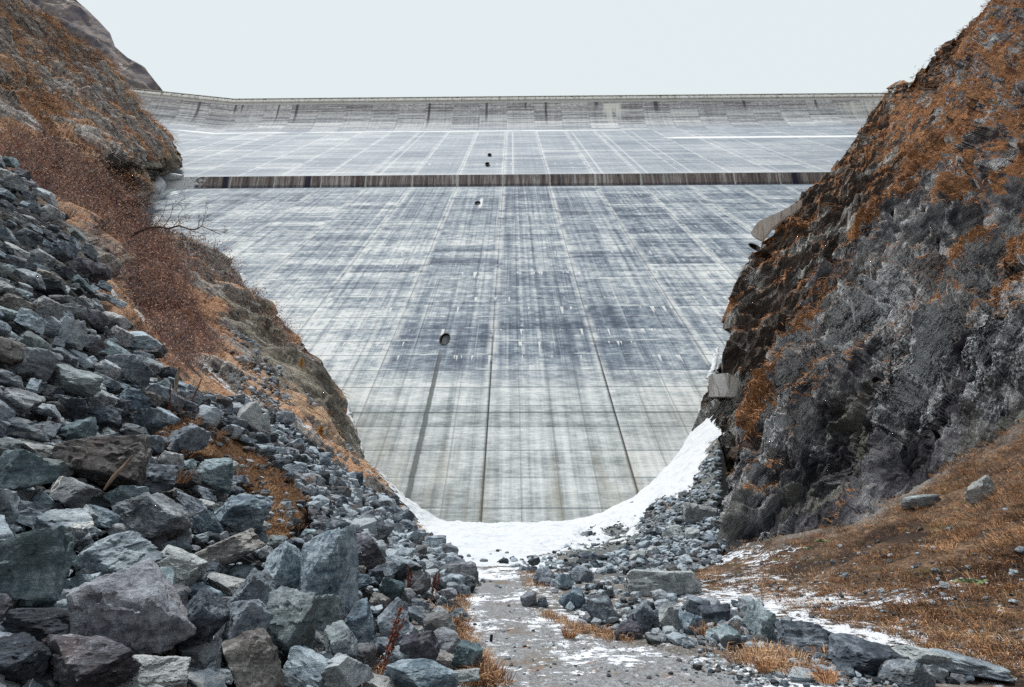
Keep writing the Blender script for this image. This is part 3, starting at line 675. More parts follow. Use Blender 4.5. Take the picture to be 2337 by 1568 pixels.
def rock_material(name, brown=False):
    s = Sh(name, 0.9); P0_ = s.obj()
    dn_ = s.node('ShaderNodeVectorMath', operation='DOT_PRODUCT'); s.put(dn_.inputs[0], P0_); dn_.inputs[1].default_value = tuple(strR)
    sc2 = s.node('ShaderNodeVectorMath', operation='SCALE'); sc2.inputs[0].default_value = tuple(strR); s.put(sc2.inputs[3], V_(s, dn_.outputs['Value']) * -0.82)
    P = s.addv(P0_, V_(s, sc2.outputs[0]))
    n = s.noise(P, 0.4, 7, 0.65); f = s.noise(P, 1.6, 8, 0.75); ff = s.noise(P0_, 7.0, 5, 0.8); big = s.noise(P, 0.07, 3, 0.6)
    if brown:
        rk = s.ramp(f * 0.6 + n * 0.4, [(0.36, srgb(52, 44, 42)), (0.5, srgb(88, 78, 72)), (0.62, srgb(122, 112, 104)), (0.76, srgb(168, 162, 154))])
    else:
        rk = s.ramp(f * 0.5 + n * 0.3 + big * 0.25, [(0.40, srgb(26, 26, 32)), (0.48, srgb(84, 84, 91)), (0.55, srgb(134, 134, 139)), (0.63, srgb(206, 206, 202))])
        rk = s.mix(s.ss(s.noise(s.addv(P, (7, 3, 90)), 0.22, 4, .6), 0.55, 0.68) * 0.65, rk, srgb(128, 128, 118))
        rk = s.mix(s.ss(s.noise(s.addv(P, (70, 3, 9)), 0.16, 4, .6), 0.56, 0.66) * 0.35, rk, srgb(98, 84, 82))
    # pale lichen in speckled colonies
    col = s.ss(s.noise(s.addv(P, (20, 5, 1)), 0.16, 3, .6), 0.46, 0.60)
    lich = s.ss(s.noise(P, 13.0, 4, 0.85) * 0.6 + f * 0.4 + col * 0.13, 0.60, 0.64)
    if name == 'rock_face_mat': rk = s.mix(lich * (0.25 + col * 0.75), rk, srgb(200, 204, 208))
    else: rk = s.mix(lich * col, rk, srgb(190, 192, 190))
    gr = s.ramp(ff * 0.5 + f * 0.35 + n * 0.2, [(0.38, srgb(66, 46, 38)), (0.48, srgb(124, 86, 58)), (0.58, srgb(178, 124, 78)), (0.70, srgb(216, 166, 116))])
    gr = s.mix(s.ss(s.noise(P, 0.5, 4), 0.55, 0.7) * 0.7, gr, srgb(84, 50, 42))
    gr = s.mix(s.ss(s.noise(s.addv(P, (2, 50, 1)), 0.3, 3), 0.62, 0.7) * 0.7, gr, srgb(92, 88, 34))
    gr = s.sat(gr, 0.97); c = s.mix(s.ss(s.attr('veg') + (f - 0.5) * 1.1 + (ff - .5) * 0.5, 0.0, 0.09), rk, gr)
    cr = s.voro(s.addv(P, s.scalev(s.noise(P, 0.8, 4, 0.6, col=True), (1.6, 1.6, 1.6))), 0.55, 'DISTANCE_TO_EDGE'); cr2 = s.voro(s.addv(P, s.scalev(s.noise(P, 2.0, 4, 0.6, col=True), (.7, .7, .7))), 1.9, 'DISTANCE_TO_EDGE')
    crk = s.ss(cr, 0.05, 0.0).max(s.ss(cr2, 0.04, 0.0) * 0.6)
    s.color(c); b = s.bump(n - crk * 0.35, 1.0, 1.0); b = s.bump(s.noise(P0_, 2.4, 6, .75), 1.0, 0.25, s.bump(f, 1.0, 0.4, b)); s.normal(s.bump(ff, 0.9, 0.06, b)); return s.m
def rockface(name, E, Zf, xfar, rows, ncol, mat, amps, sizes, gam, vegbias, botfade=None):
    G, PX, PY = loft(name, mk(E), 1, xfar, rows, ncol, Zf, sgn=1, gam=gam)
    N = vnormals(G); mid = (G.shape[0] // 2, G.shape[1] // 2)
    if N[mid] @ (CAM - G[mid]) < 0: N = -N
    _, _, ZZ = proj(G)
    r, Q = relief(G, amps, sizes, strR, 0.22)
    s_ = np.array(strR); Qr = G - s_ * (G @ s_)[..., None] * 0.90
    rib = fbm(Qr / 3.2, 5, 0.55, ridged=True) + 0.5 * facets(Qr + 3, 2.2)
    sc_ = np.clip(ZZ / 28.0, 0.6, 3.0)
    r3, _ = relief(G, [a * 3 for a in amps], [q * 4 for q in sizes], strR, 0.32)
    wgt = smooth(35, 110, ZZ)
    d = r * (1 - wgt * 0.5) + r3 * wgt * 0.8 + 0.5 * amps[0] * fbm(Q / sizes[0], 4, ridged=True)
    d = d * 0.42 + 0.25 + 0.10 * sc_ * fbm(Q / (0.35 * sizes[0]) , 4, 0.65, ridged=True) * 0.8
    k_ = 1.0 if name == 'rock_face' else 2.2
    b_main = beds(G, N, strR, 3.4 * k_); b_sub = beds(G, N, strR, 1.25 * k_, .45, 9.0)
    bd = blur(2.3 * k_ * b_main + 1.0 * k_ * b_sub + 0.22 * k_ * beds(G, N, strR, 0.5 * k_, .5, 4.0), 1)
    d = d + (0.40 if name == 'rock_face' else 0.7) * rib + bd
    d = d * (0.35 + 0.65 * smooth(0, 30, PX - mk(E)(PY))) if name == 'rock_face' else d
    if name == 'rock_face':
        pb = np.interp(PX, [a for a, b in BASE1], [b for a, b in BASE1])
        d = d * (0.30 + 0.70 * smooth(-10, 90, pb - PY)) * np.clip(ZZ / 26, .55, 1.3) + 0.12 * fbm(G * 1.1, 5, .6) + 0.07 * facets(G + .3 * fbm(G * 2, 2)[..., None], 0.6) + 0.03 * facets(G, 0.22)
    G2 = G + N * d[..., None]
    N2 = vnormals(G2); N2 = np.where((N2 * N).sum(-1, keepdims=True) < 0, -N2, N2)
    V_veg = fbm(Qr / (sizes[0] * 0.35) + 2.2, 4) * 0.75 + fbm(G / 9.0 + 7, 2) * 0.35 + 0.85 * (N2[..., 2] - 0.50) + 0.45 * b_main + 0.30 * b_sub + vegbias(PX, PY, ZZ)
    me = mesh_np(name, G2.reshape(-1, 3), gridfaces(*G2.shape[:2]), mat, True, {'veg': V_veg.reshape(-1)}, 0.55)
    return G2, me, PX, PY, N2, V_veg
def vb1(px, py, Z):
    v = -0.20 + 0.34 * smooth(650, 250, py) + 0.10 * smooth(1950, 2250, px) * smooth(900, 500, py) - 0.25 * smooth(800, 1000, py)
    for q in ([(1690, 960), (1850, 640), (1910, 575), (1935, 600), (1870, 690), (1800, 800), (1730, 930), (1700, 1000)], [(1850, 560), (1960, 480), (2060, 380), (2200, 250), (2250, 260), (2130, 400), (1990, 530), (1880, 620)], [(1720, 1060), (1770, 1020), (1790, 1060), (1730, 1140), (1700, 1130)], [(2050, 700), (2300, 520), (2400, 560), (2200, 760)]):
        v = v + 0.5 * smooth(-12, 14, inside(px, py, q))
    v = v - 0.5 * smooth(-10, 60, inside(px, py, [(2040, 950), (2100, 760), (2400, 700), (2400, 960), (2150, 1090), (2020, 1100)]))
    return v
def vb2(px, py, Z): return -0.22 + 0.36 * smooth(500, 300, py) + 0.32 * smooth(-14, 10, inside(px, py, [(1700, 620), (1745, 560), (1850, 450), (1890, 470), (1800, 580), (1740, 640)])) - 0.25 * smooth(700, 850, py)
M_rock1 = rock_material('rock_face_mat'); M_rock2 = rock_material('rear_rock_mat', True)
rows1 = np.concatenate([np.linspace(-350, 0, 60)[:-1], np.linspace(0, 1330, 760)])
GR1, me, *_r1 = rockface('rock_face', EDGE_R1, ZR1, 2760.0, rows1, 620, M_rock1, [1.15, 0.50, 0.20, 0.07], [5.5, 2.0, 0.8, 0.3], 0.8, vb1)
tag(link('rock_face', me), kind='structure')
rows2 = np.linspace(-350, 1080, 520)
GR2, me, *_r2 = rockface('mountain_slope', EDGE_R2, ZR2, 2640.0, rows2, 300, M_rock2, [1.6, 0.8, 0.35], [8.0, 3.0, 1.1], 0.65, vb2)
tag(link('mountain_slope', me), kind='structure')

# far mountain beyond the crest
E_M = [(-200, 40), (-80, 120), (0, 175), (47, 224), (76, 251), (106, 262), (131, 291), (153, 329), (202, 369), (260, 410)]
Gm, PXm, PYm = loft('m', mk(E_M), 1, -420.0, np.linspace(-200, 260, 200), 260, lambda a, b: 470 + 0.25 * (a + 420) - 0.5 * (b - 0) + 0 * a, sgn=-1)
Nm = vnormals(Gm); Nm = Nm if Nm[50, 50] @ (CAM - Gm[50, 50]) > 0 else -Nm
rm, _ = relief(Gm, [16, 7, 3], [70, 26, 9], strL, 0.5)
Gm = Gm + Nm * (blur(rm, 2) * 0.7 * np.clip((mk(E_M)(PYm) - PXm) / 30, 0.1, 1))[..., None]
s = Sh('mountain_mat', 0.95); P = s.obj(); f = s.noise(P, 0.12, 8, 0.75); n = s.noise(P, 0.03, 5, 0.6)
c = s.ramp(f * 0.7 + n * 0.35, [(0.38, srgb(74, 72, 86)), (0.5, srgb(112, 106, 112)), (0.6, srgb(140, 126, 118)), (0.72, srgb(178, 170, 160))])
c = s.mix(s.ss(f + (n - .5) * .5, 0.66, 0.72) * .8, c, srgb(225, 228, 238)); s.color(c); s.normal(s.bump(f, 1.0, 6.0))
tag(link('mountain', mesh_np('mountain', Gm.reshape(-1, 3), gridfaces(*Gm.shape[:2]), s.m)), kind='structure')

# ------------------------------------------------------------------ valley floor, path, snow
def fan(a0, a1, na, ys):
    a = np.linspace(a0, a1, na)[None]; y = np.asarray(ys)[:, None]
    return a * (y + 1.0), y + 0 * a
ys = np.geomspace(1.6, 78, 460)
X, Y = fan(-0.75, 1.35, 560, ys)
Zf = Hf(X, Y); Gf = np.stack([X, Y, Zf], -1)
PXf, PYf, _z = proj(Gf)
_pb = np.interp(PXf, [a for a, b in BASE1], [b for a, b in BASE1])
Gf[..., 2] -= 5.0 * smooth(4, 70, _pb - PYf) * smooth(1636, 1660, PXf)
POLY_PATH = [(1086, 1288), (1074, 1330), (1066, 1380), (1052, 1430), (1066, 1480), (1120, 1520), (1130, 1568), (1200, 1700), (1300, 2400), (3200, 2400), (2200, 1640), (1950, 1568), (1800, 1530), (1640, 1500), (1450, 1475), (1330, 1445), (1240, 1400), (1205, 1350), (1178, 1298)]
POLY_SNOW = [(780, 880), (800, 990), (850, 1060), (905, 1130), (960, 1205), (1010, 1262), (1060, 1300), (1110, 1296), (1170, 1296), (1235, 1300), (1320, 1310), (1380, 1302), (1330, 1290), (1260, 1284), (1290, 1272), (1360, 1262), (1430, 1240), (1470, 1205), (1520, 1170), (1562, 1135), (1590, 1100), (1605, 1060), (1625, 1020), (1650, 985), (1600, 930), (1500, 900), (900, 900)]
nz1 = fbm(Gf * 0.9, 4)
path_d = inside(PXf, PYf, POLY_PATH) + nz1 * 14
meadow = smooth(-10, 30, inside(PXf, PYf, [(1190, 1300), (1500, 1290), (1640, 1240), (1700, 1235), (2000, 1170), (2337, 950), (3200, 600), (3200, 1900), (2200, 1560), (1800, 1440), (1620, 1400), (1500, 1330), (1300, 1310)]) + nz1 * 20)
scree = smooth(-10, 20, inside(PXf, PYf, [(1240, 1330), (1300, 1262), (1340, 1215), (1400, 1195), (1440, 1160), (1500, 1125), (1560, 1110), (1600, 1050), (1640, 985), (1690, 960), (1660, 1150), (1640, 1250), (1560, 1300), (1400, 1320)]) + nz1 * 12)
s = Sh('ground_mat', 0.95); P = s.obj(); f = s.noise(P, 2.0, 7, 0.75); ff = s.noise(P, 9.0, 5, 0.8); g = s.noise(P, 30.0, 3, 0.8); big = s.noise(P, 0.35, 4, 0.6)
dirt = s.ramp(ff * 0.5 + g * 0.5, [(0.38, srgb(60, 56, 52)), (0.5, srgb(110, 106, 102)), (0.62, srgb(150, 148, 146))])
mead = s.ramp(ff * 0.4 + f * 0.35 + g * 0.3, [(0.40, srgb(28, 22, 20)), (0.49, srgb(66, 50, 40)), (0.57, srgb(112, 86, 64)), (0.68, srgb(170, 146, 118))])
mead = s.mix(s.ss(s.noise(P, 0.8, 4), 0.58, 0.68) * 0.6, mead, srgb(74, 66, 34))
mead = s.sat(mead, 0.9); mead = s.mix(s.ss(s.noise(s.addv(P, (5, 5, 5)), 0.5, 4), .50, .60) * .8, mead, srgb(36, 28, 26))
scr = s.ramp(g * 0.5 + ff * 0.5, [(0.38, srgb(46, 50, 52)), (0.52, srgb(96, 100, 100)), (0.66, srgb(142, 146, 144))])
c = s.mix(s.attr('meadow'), dirt, mead); c = s.mix(s.attr('scree'), c, scr)
dust = s.ss(s.noise(s.scalev(P, (1.3, 1.7, 1.0)), 2.4, 7, 0.8) + (s.noise(P, 0.28, 2) - 0.5) * 0.7 - s.attr('high'), 0.56, 0.60)
c = s.mix(dust * (1.0 - s.attr('scree') * 0.8), c, srgb(215, 220, 228))
s.color(c); b = s.bump(f + dust * 0.3, 0.9, 0.12); s.normal(s.bump(g + ff, 0.8, 0.03, b)); M_ground = s.m
high = -0.05 * smooth(0, 30, inside(PXf, PYf, [(1180, 1290), (1500, 1300), (1700, 1330), (1900, 1400), (2337, 1480), (2600, 1700), (2000, 1560), (1640, 1500), (1450, 1475), (1240, 1400)])) + smooth(0.5, 1.8, Zf) * 0.22 + smooth(-5, 40, inside(PXf, PYf, [(1700, 1240), (2000, 1170), (2337, 950), (3200, 600), (3200, 1400), (2337, 1330), (2000, 1300)])) * 0.1 + (1 - meadow) * 0.0
at = {'meadow': meadow.reshape(-1), 'scree': scree.reshape(-1), 'high': high.reshape(-1)}
Vg, Fg, at = prune(Gf.reshape(-1, 3), gridfaces(*Gf.shape[:2]), (~((PYf < 992) & (X > 5) & (Y > 30)) & ~((PYf < 1150) & (X < -6) & (Y > 25))).reshape(-1), at)
tag(link('ground', mesh_np('ground', Vg, Fg, M_ground, True, at)), kind='structure')
# outer land sheet so the valley goes on behind the camera
gx, gy = np.meshgrid(np.linspace(-400, 400, 60), np.linspace(-300, 200, 60)); 
gz = -1.2 + 0.55 * np.maximum(0, np.abs(gx) - 14) * smooth(30, 0, gy) + 0 * gy
s = Sh('valley_mat', 0.95); P = s.obj(); f = s.noise(P, 0.5, 8, 0.75)
s.color(s.ramp(f, [(0.35, srgb(60, 44, 34)), (0.5, srgb(112, 80, 54)), (0.65, srgb(120, 118, 116))])); s.normal(s.bump(f, 1, 0.5))
tag(link('valley_floor', mesh_np('valley_floor', np.stack([gx, gy, gz], -1).reshape(-1, 3), gridfaces(60, 60), s.m)), kind='structure')
# path
Vp = Gf.copy(); Vp[..., 2] += 0.012
V, Fc, pat = prune(Vp.reshape(-1, 3), gridfaces(*Gf.shape[:2]), ((path_d > 0) & (PYf < 2300) & (_z > 1)).reshape(-1), {'edge': smooth(70, 0, path_d).reshape(-1)})
s = Sh('path_mat', 0.9); P = s.obj(); f = s.noise(P, 2.2, 7, 0.75); ff = s.noise(P, 10.0, 5, 0.8); g = s.noise(P, 34.0, 3, 0.85)
vo = s.voro(P, 26.0); x, y, z = s.xyz()
c = s.ramp(g * 0.55 + ff * 0.45, [(0.38, srgb(76, 76, 78)), (0.5, srgb(122, 124, 128)), (0.6, srgb(150, 153, 157)), (0.72, srgb(182, 185, 188))])
c = s.mix(s.ss(s.noise(P, 1.1, 5, .7), 0.52, 0.62) * 0.6, c, srgb(104, 90, 72))
c = s.mix(s.ss(s.noise(s.addv(P, (3, 8, 1)), 2.6, 5, .8), 0.58, 0.66) * s.ss(y, 12.0, 7.0) * 0.7, c, srgb(128, 92, 56))
d = s.ss(s.noise(s.scalev(P, (1.0, 1.4, 1.0)), 2.6, 8, 0.85) + (s.noise(P, 0.4, 2) - .5) * 0.6 + (ff - .5) * .25 + s.attr('edge') * 0.08 - 0.03, 0.51, 0.56)
c = s.mix(d, c, srgb(214, 219, 227)); s.color(c); b = s.bump(f + d * 0.5, 0.7, 0.06); s.normal(s.bump(g + vo * 0.6, 0.9, 0.02, b))
tag(link('path', mesh_np('path', V, Fc, s.m, True, pat)), kind='structure')
# snow bank and frozen pool
sx, sy = np.meshgrid(np.linspace(-15, 27, 440), np.concatenate([np.linspace(15, 30, 130)[:-1], np.linspace(30, 66, 330)]))
Gs = np.stack([sx, sy, Hf(sx, sy)], -1); PXs, PYs, _zs = proj(Gs); nzs = fbm(Gs * 0.9, 4)
snow_d = inside(PXs, PYs, POLY_SNOW) + nzs * 9 + 5 * fbm(Gs * 3.1, 3)
for q in ([(1455, 1205), (1500, 1150), (1545, 1140), (1500, 1190), (1465, 1225)], [(1385, 1215), (1425, 1195), (1430, 1215), (1395, 1230)], [(1330, 1222), (1350, 1212), (1352, 1224)], [(1240, 1268), (1330, 1252), (1420, 1236), (1430, 1256), (1300, 1280)]):
    snow_d = np.minimum(snow_d, -(inside(PXs, PYs, q) + nzs * 16 + 8 * fbm(Gs * 2.3, 3)))
bank = smooth(24, 40, sy)
th = -0.02 + 0.05 * smooth(0, 6, snow_d) + 0.22 * bank * smooth(0, 26, snow_d) + 0.16 * bank * fbm(Gs * 0.45, 4) + 0.04 * fbm(Gs * 2.5, 3) * smooth(0, 20, snow_d)
Gs[..., 2] += th
V, Fc, _ = prune(Gs.reshape(-1, 3), gridfaces(*Gs.shape[:2]), (snow_d > -1.0).reshape(-1))
s = Sh('snow_mat', 0.6); s.k = 0.72; P = s.obj(); f = s.noise(P, 0.8, 6, 0.6); g = s.noise(P, 12, 4, 0.7)
dirt_ = s.ss(s.noise(P, 5.0, 6, .8), 0.60, 0.70) * s.ss(s.noise(P, .5, 3), .45, .6); s.color(s.mix(dirt_ * .6, s.mix(s.ss(f, 0.5, 0.7) * 0.6, srgb(222, 227, 233), srgb(184, 193, 208)), srgb(120, 118, 116))); s.normal(s.bump(g * 0.3 + f, 0.5, 0.3)); M_snow = s.m
tag(link('snow', mesh_np('snow', V, Fc, M_snow)), kind='structure')

# ------------------------------------------------------------------ surface lookup
def on_left(px, py):
    return px < float(edgeL(py)) + 1 and py > 200
def bil(T, xs, ys_, px, py):
    u = min(max((px - xs[0]) / (xs[1] - xs[0]), 0), len(xs) - 1.001); v = min(max((py - ys_[0]) / (ys_[1] - ys_[0]), 0), len(ys_) - 1.001)
    i, j = int(u), int(v); u -= i; v -= j
    return float((T[j, i] * (1 - u) + T[j, i + 1] * u) * (1 - v) + (T[j + 1, i] * (1 - u) + T[j + 1, i + 1] * u) * v)
def surfZ(px, py):
    zf = bil(_FT, _tx, _ty, px, py)
    if on_left(px, py): return min(bil(_LT, _lx, _ly, px, py), zf if py > 1150 else 1e9)
    return zf

# ------------------------------------------------------------------ stone meshes
import bmesh
_ico = {}
def ico(n):
    if n not in _ico:
        bm = bmesh.new(); bmesh.ops.create_icosphere(bm, subdivisions=n, radius=1.0)
        bm.verts.ensure_lookup_table()
        _ico[n] = (np.array([v.co[:] for v in bm.verts]), np.array([[v.index for v in f.verts] for f in bm.faces])); bm.free()
    return _ico[n]
def stone(seed, sub=4, nplane=7, tilt=0.0, flat=(1, 1, 1), pointy=0.0, rough=1.0, rot3=True):
    """angular broken block, bounding box normalised to 1 x 1 x 1 centred on the origin"""
    r = np.random.RandomState(seed); V, Fc = ico(sub)
    nrm = r.normal(size=(nplane, 3)); nrm /= np.linalg.norm(nrm, axis=1)[:, None]
    base = np.array([[1, 0, 0], [-1, 0, 0], [0, 1, 0], [0, -1, 0], [0, 0, 1], [0, 0, -1]]) + r.normal(size=(6, 3)) * 0.22
    base /= np.linalg.norm(base, axis=1)[:, None]
    A_ = np.concatenate([base, nrm]); D = np.concatenate([r.uniform(0.5, 0.85, 6), r.uniform(0.62, 0.98, nplane)])
    dots = V @ A_.T
    rad = np.min(np.where(dots > 0.05, D[None] / np.maximum(dots, 0.05), 9), axis=1)
    # chamfer edges a little
    q = np.sort(np.where(dots > 0.05, D[None] / np.maximum(dots, 0.05), 9), axis=1)[:, :2]
    gap = q[:, 1] - q[:, 0]; rad = rad - 0.020 * np.exp(-gap / 0.025)
    P = V * rad[:, None]
    o = r.uniform(-50, 50, 3)
    if sub >= 3:
        P = P + V * (0.050 * rough * facets(P + o, 0.42) + 0.03 * rough * fbm(P * 2.6 + o, 4))[:, None]
        if sub >= 4: P = P + V * (0.022 * rough * facets(P + o, 0.16) + 0.016 * rough * fbm(P * 9 + o, 3, 0.6))[:, None]
        lay = perlin(np.stack([P[:, 0] * 1.2, P[:, 1] * 1.2, P[:, 2] * 11], 1) + o); P = P + V * (0.018 * rough * lay)[:, None]
    if rot3:
        e = Matrix.Rotation(r.uniform(-0.5, 0.5), 3, 'X') @ Matrix.Rotation(r.uniform(-0.4, 0.4), 3, 'Y') @ Matrix.Rotation(r.uniform(0, 6.28), 3, 'Z')
        P = P @ np.array(e).T
    P = P * np.array(flat)
    if pointy: P[:, 0] *= 1 - pointy * np.clip((P[:, 2] - P[:, 2].min()) / np.ptp(P[:, 2]), 0, 1); P[:, 1] *= 1 - pointy * 0.8 * np.clip((P[:, 2] - P[:, 2].min()) / np.ptp(P[:, 2]), 0, 1)
    if tilt:
        c, s_ = math.cos(tilt), math.sin(tilt); P = np.stack([P[:, 0] * c - P[:, 2] * s_, P[:, 1], P[:, 0] * s_ + P[:, 2] * c], 1)
    lo, hi = P.min(0), P.max(0); return (P - (lo + hi) / 2) / (hi - lo), Fc

def stone_material(name, lo, mid, hi, rust=0.0, veins=0.0, lich=0.3, island=False, green=0.0, wob=0.12):
    s = Sh(name, 0.82); s.k = 0.95; P = s.obj()
    if island:
        rnd = V_(s, s.geo.outputs['Random Per Island'])
    else:
        oi = s.node('ShaderNodeObjectInfo'); rnd = V_(s, oi.outputs['Random'])
        # metres, not bounding-box units, so that grain keeps its size
        tcn = s.node('ShaderNodeNewGeometry'); P = V_(s, tcn.outputs['Position'])
    off = s.vec(rnd * 37.0, rnd * 91.0, rnd * 13.0); Q = s.addv(P, off)
    lay = s.noise(s.scalev(Q, (1.2, 1.0, 7.0)), 1.1, 6, 0.7, 0.6); n = s.noise(Q, 2.2, 7, 0.7); f = s.noise(Q, 11, 6, 0.8); ff = s.noise(Q, 45, 3, 0.8)
    t = n * 0.42 + lay * 0.30 + f * 0.35 + (rnd - 0.5) * wob
    c = s.ramp(t, [(0.40, lo), (0.51, mid), (0.62, hi)])
    c = s.mix(s.ss(s.math('FRACT', rnd * 7.31), 0.55, 0.75) * 0.25, c, s.mix(n, srgb(120, 112, 112), srgb(150, 140, 132)), 'MIX') if not rust else c
    if rust: c = s.mix(s.ss(s.noise(s.addv(Q, (9, 1, 4)), 1.8, 6, .7), 0.5, 0.66) * rust, c, srgb(112, 84, 76))
    if green: c = s.mix(s.ss(s.noise(s.addv(Q, (2, 1, 7)), 1.4, 4, .7), 0.42, 0.6) * green, c, srgb(98, 122, 120))
    if veins:
        vv = (s.noise(s.addv(Q, (1, 7, 4)), 1.1, 3, 0.6, 0.8) - 0.5).abs(); c = s.mix(s.ss(vv, 0.012, 0.003) * veins, c, srgb(226, 224, 218))
    c = s.mix(s.ss(ff * 0.5 + f * 0.5 + s.ss(n, .4, .7) * 0.08, 0.60, 0.66) * lich, c, srgb(206, 212, 214))
    s.color(c); b = s.bump(lay + n, 0.8, 0.12); b = s.bump(f, 0.9, 0.045, b); s.normal(s.bump(ff, 0.5, 0.008, b)); return s.m
MS = {
 'blue': stone_material('blue_grey_stone', srgb(50, 58, 68), srgb(98, 116, 132), srgb(178, 194, 206), green=0.10),
 'teal': stone_material('teal_stone', srgb(46, 58, 64), srgb(94, 114, 124), srgb(174, 192, 200), green=0.18),
 'dark': stone_material('dark_stone', srgb(34, 38, 44), srgb(74, 83, 95), srgb(142, 153, 165)),
 'grey': stone_material('grey_stone', srgb(52, 57, 64), srgb(102, 113, 124), srgb(180, 191, 200), veins=0.2),
 'brown': stone_material('brown_stone', srgb(48, 46, 48), srgb(96, 94, 96), srgb(158, 158, 156), rust=0.14),
 'rust': stone_material('rusty_stone', srgb(46, 46, 54), srgb(90, 92, 102), srgb(156, 162, 172), rust=0.30),
 'pale': stone_material('pale_stone', srgb(84, 90, 94), srgb(132, 140, 144), srgb(192, 198, 200), lich=0.5),
 'veined': stone_material('veined_stone', srgb(50, 60, 70), srgb(108, 121, 132), srgb(184, 194, 202), veins=0.9),
}
M_rub = stone_material('rubble_stone', srgb(48, 54, 60), srgb(88, 100, 112), srgb(166, 179, 190), island=True, wob=0.35)

# ------------------------------------------------------------------ boulders that can be told apart
placed = []      # (px, py, rx, ry) in frame units
def put_stone(px, py, wpx, hpx, mat, label, cat='boulder', group=None, mesh=None, seed=None, kw=None, depth=None, Z=None, name='boulder', zofs=0.0, push=0.0):
    if Z is None: Z = surfZ(px, min(py + hpx * 0.40, 2000))
    Zc = Z * (1 - push)
    W_ = wpx * Zc / F; H_ = hpx * Zc / F; D_ = depth or 0.5 * (W_ + H_) * 1.05
    if mesh is None:
        V, Fc = stone(seed if seed is not None else int(px * 7 + py), **(kw or {}))
        mesh = mesh_np(name, V, Fc, MS[mat], True, None, 0.40)
    o = link(name, mesh); o.location = Vector(back(px, py, np.array(Zc)) + np.array([0, D_ * 0.28, zofs]))
    o.scale = (W_ * 1.10, D_, H_ * 1.14)
    tag(o, label, cat, group); placed.append((px, py, wpx / 2, hpx / 2)); return o
R_ = math.radians
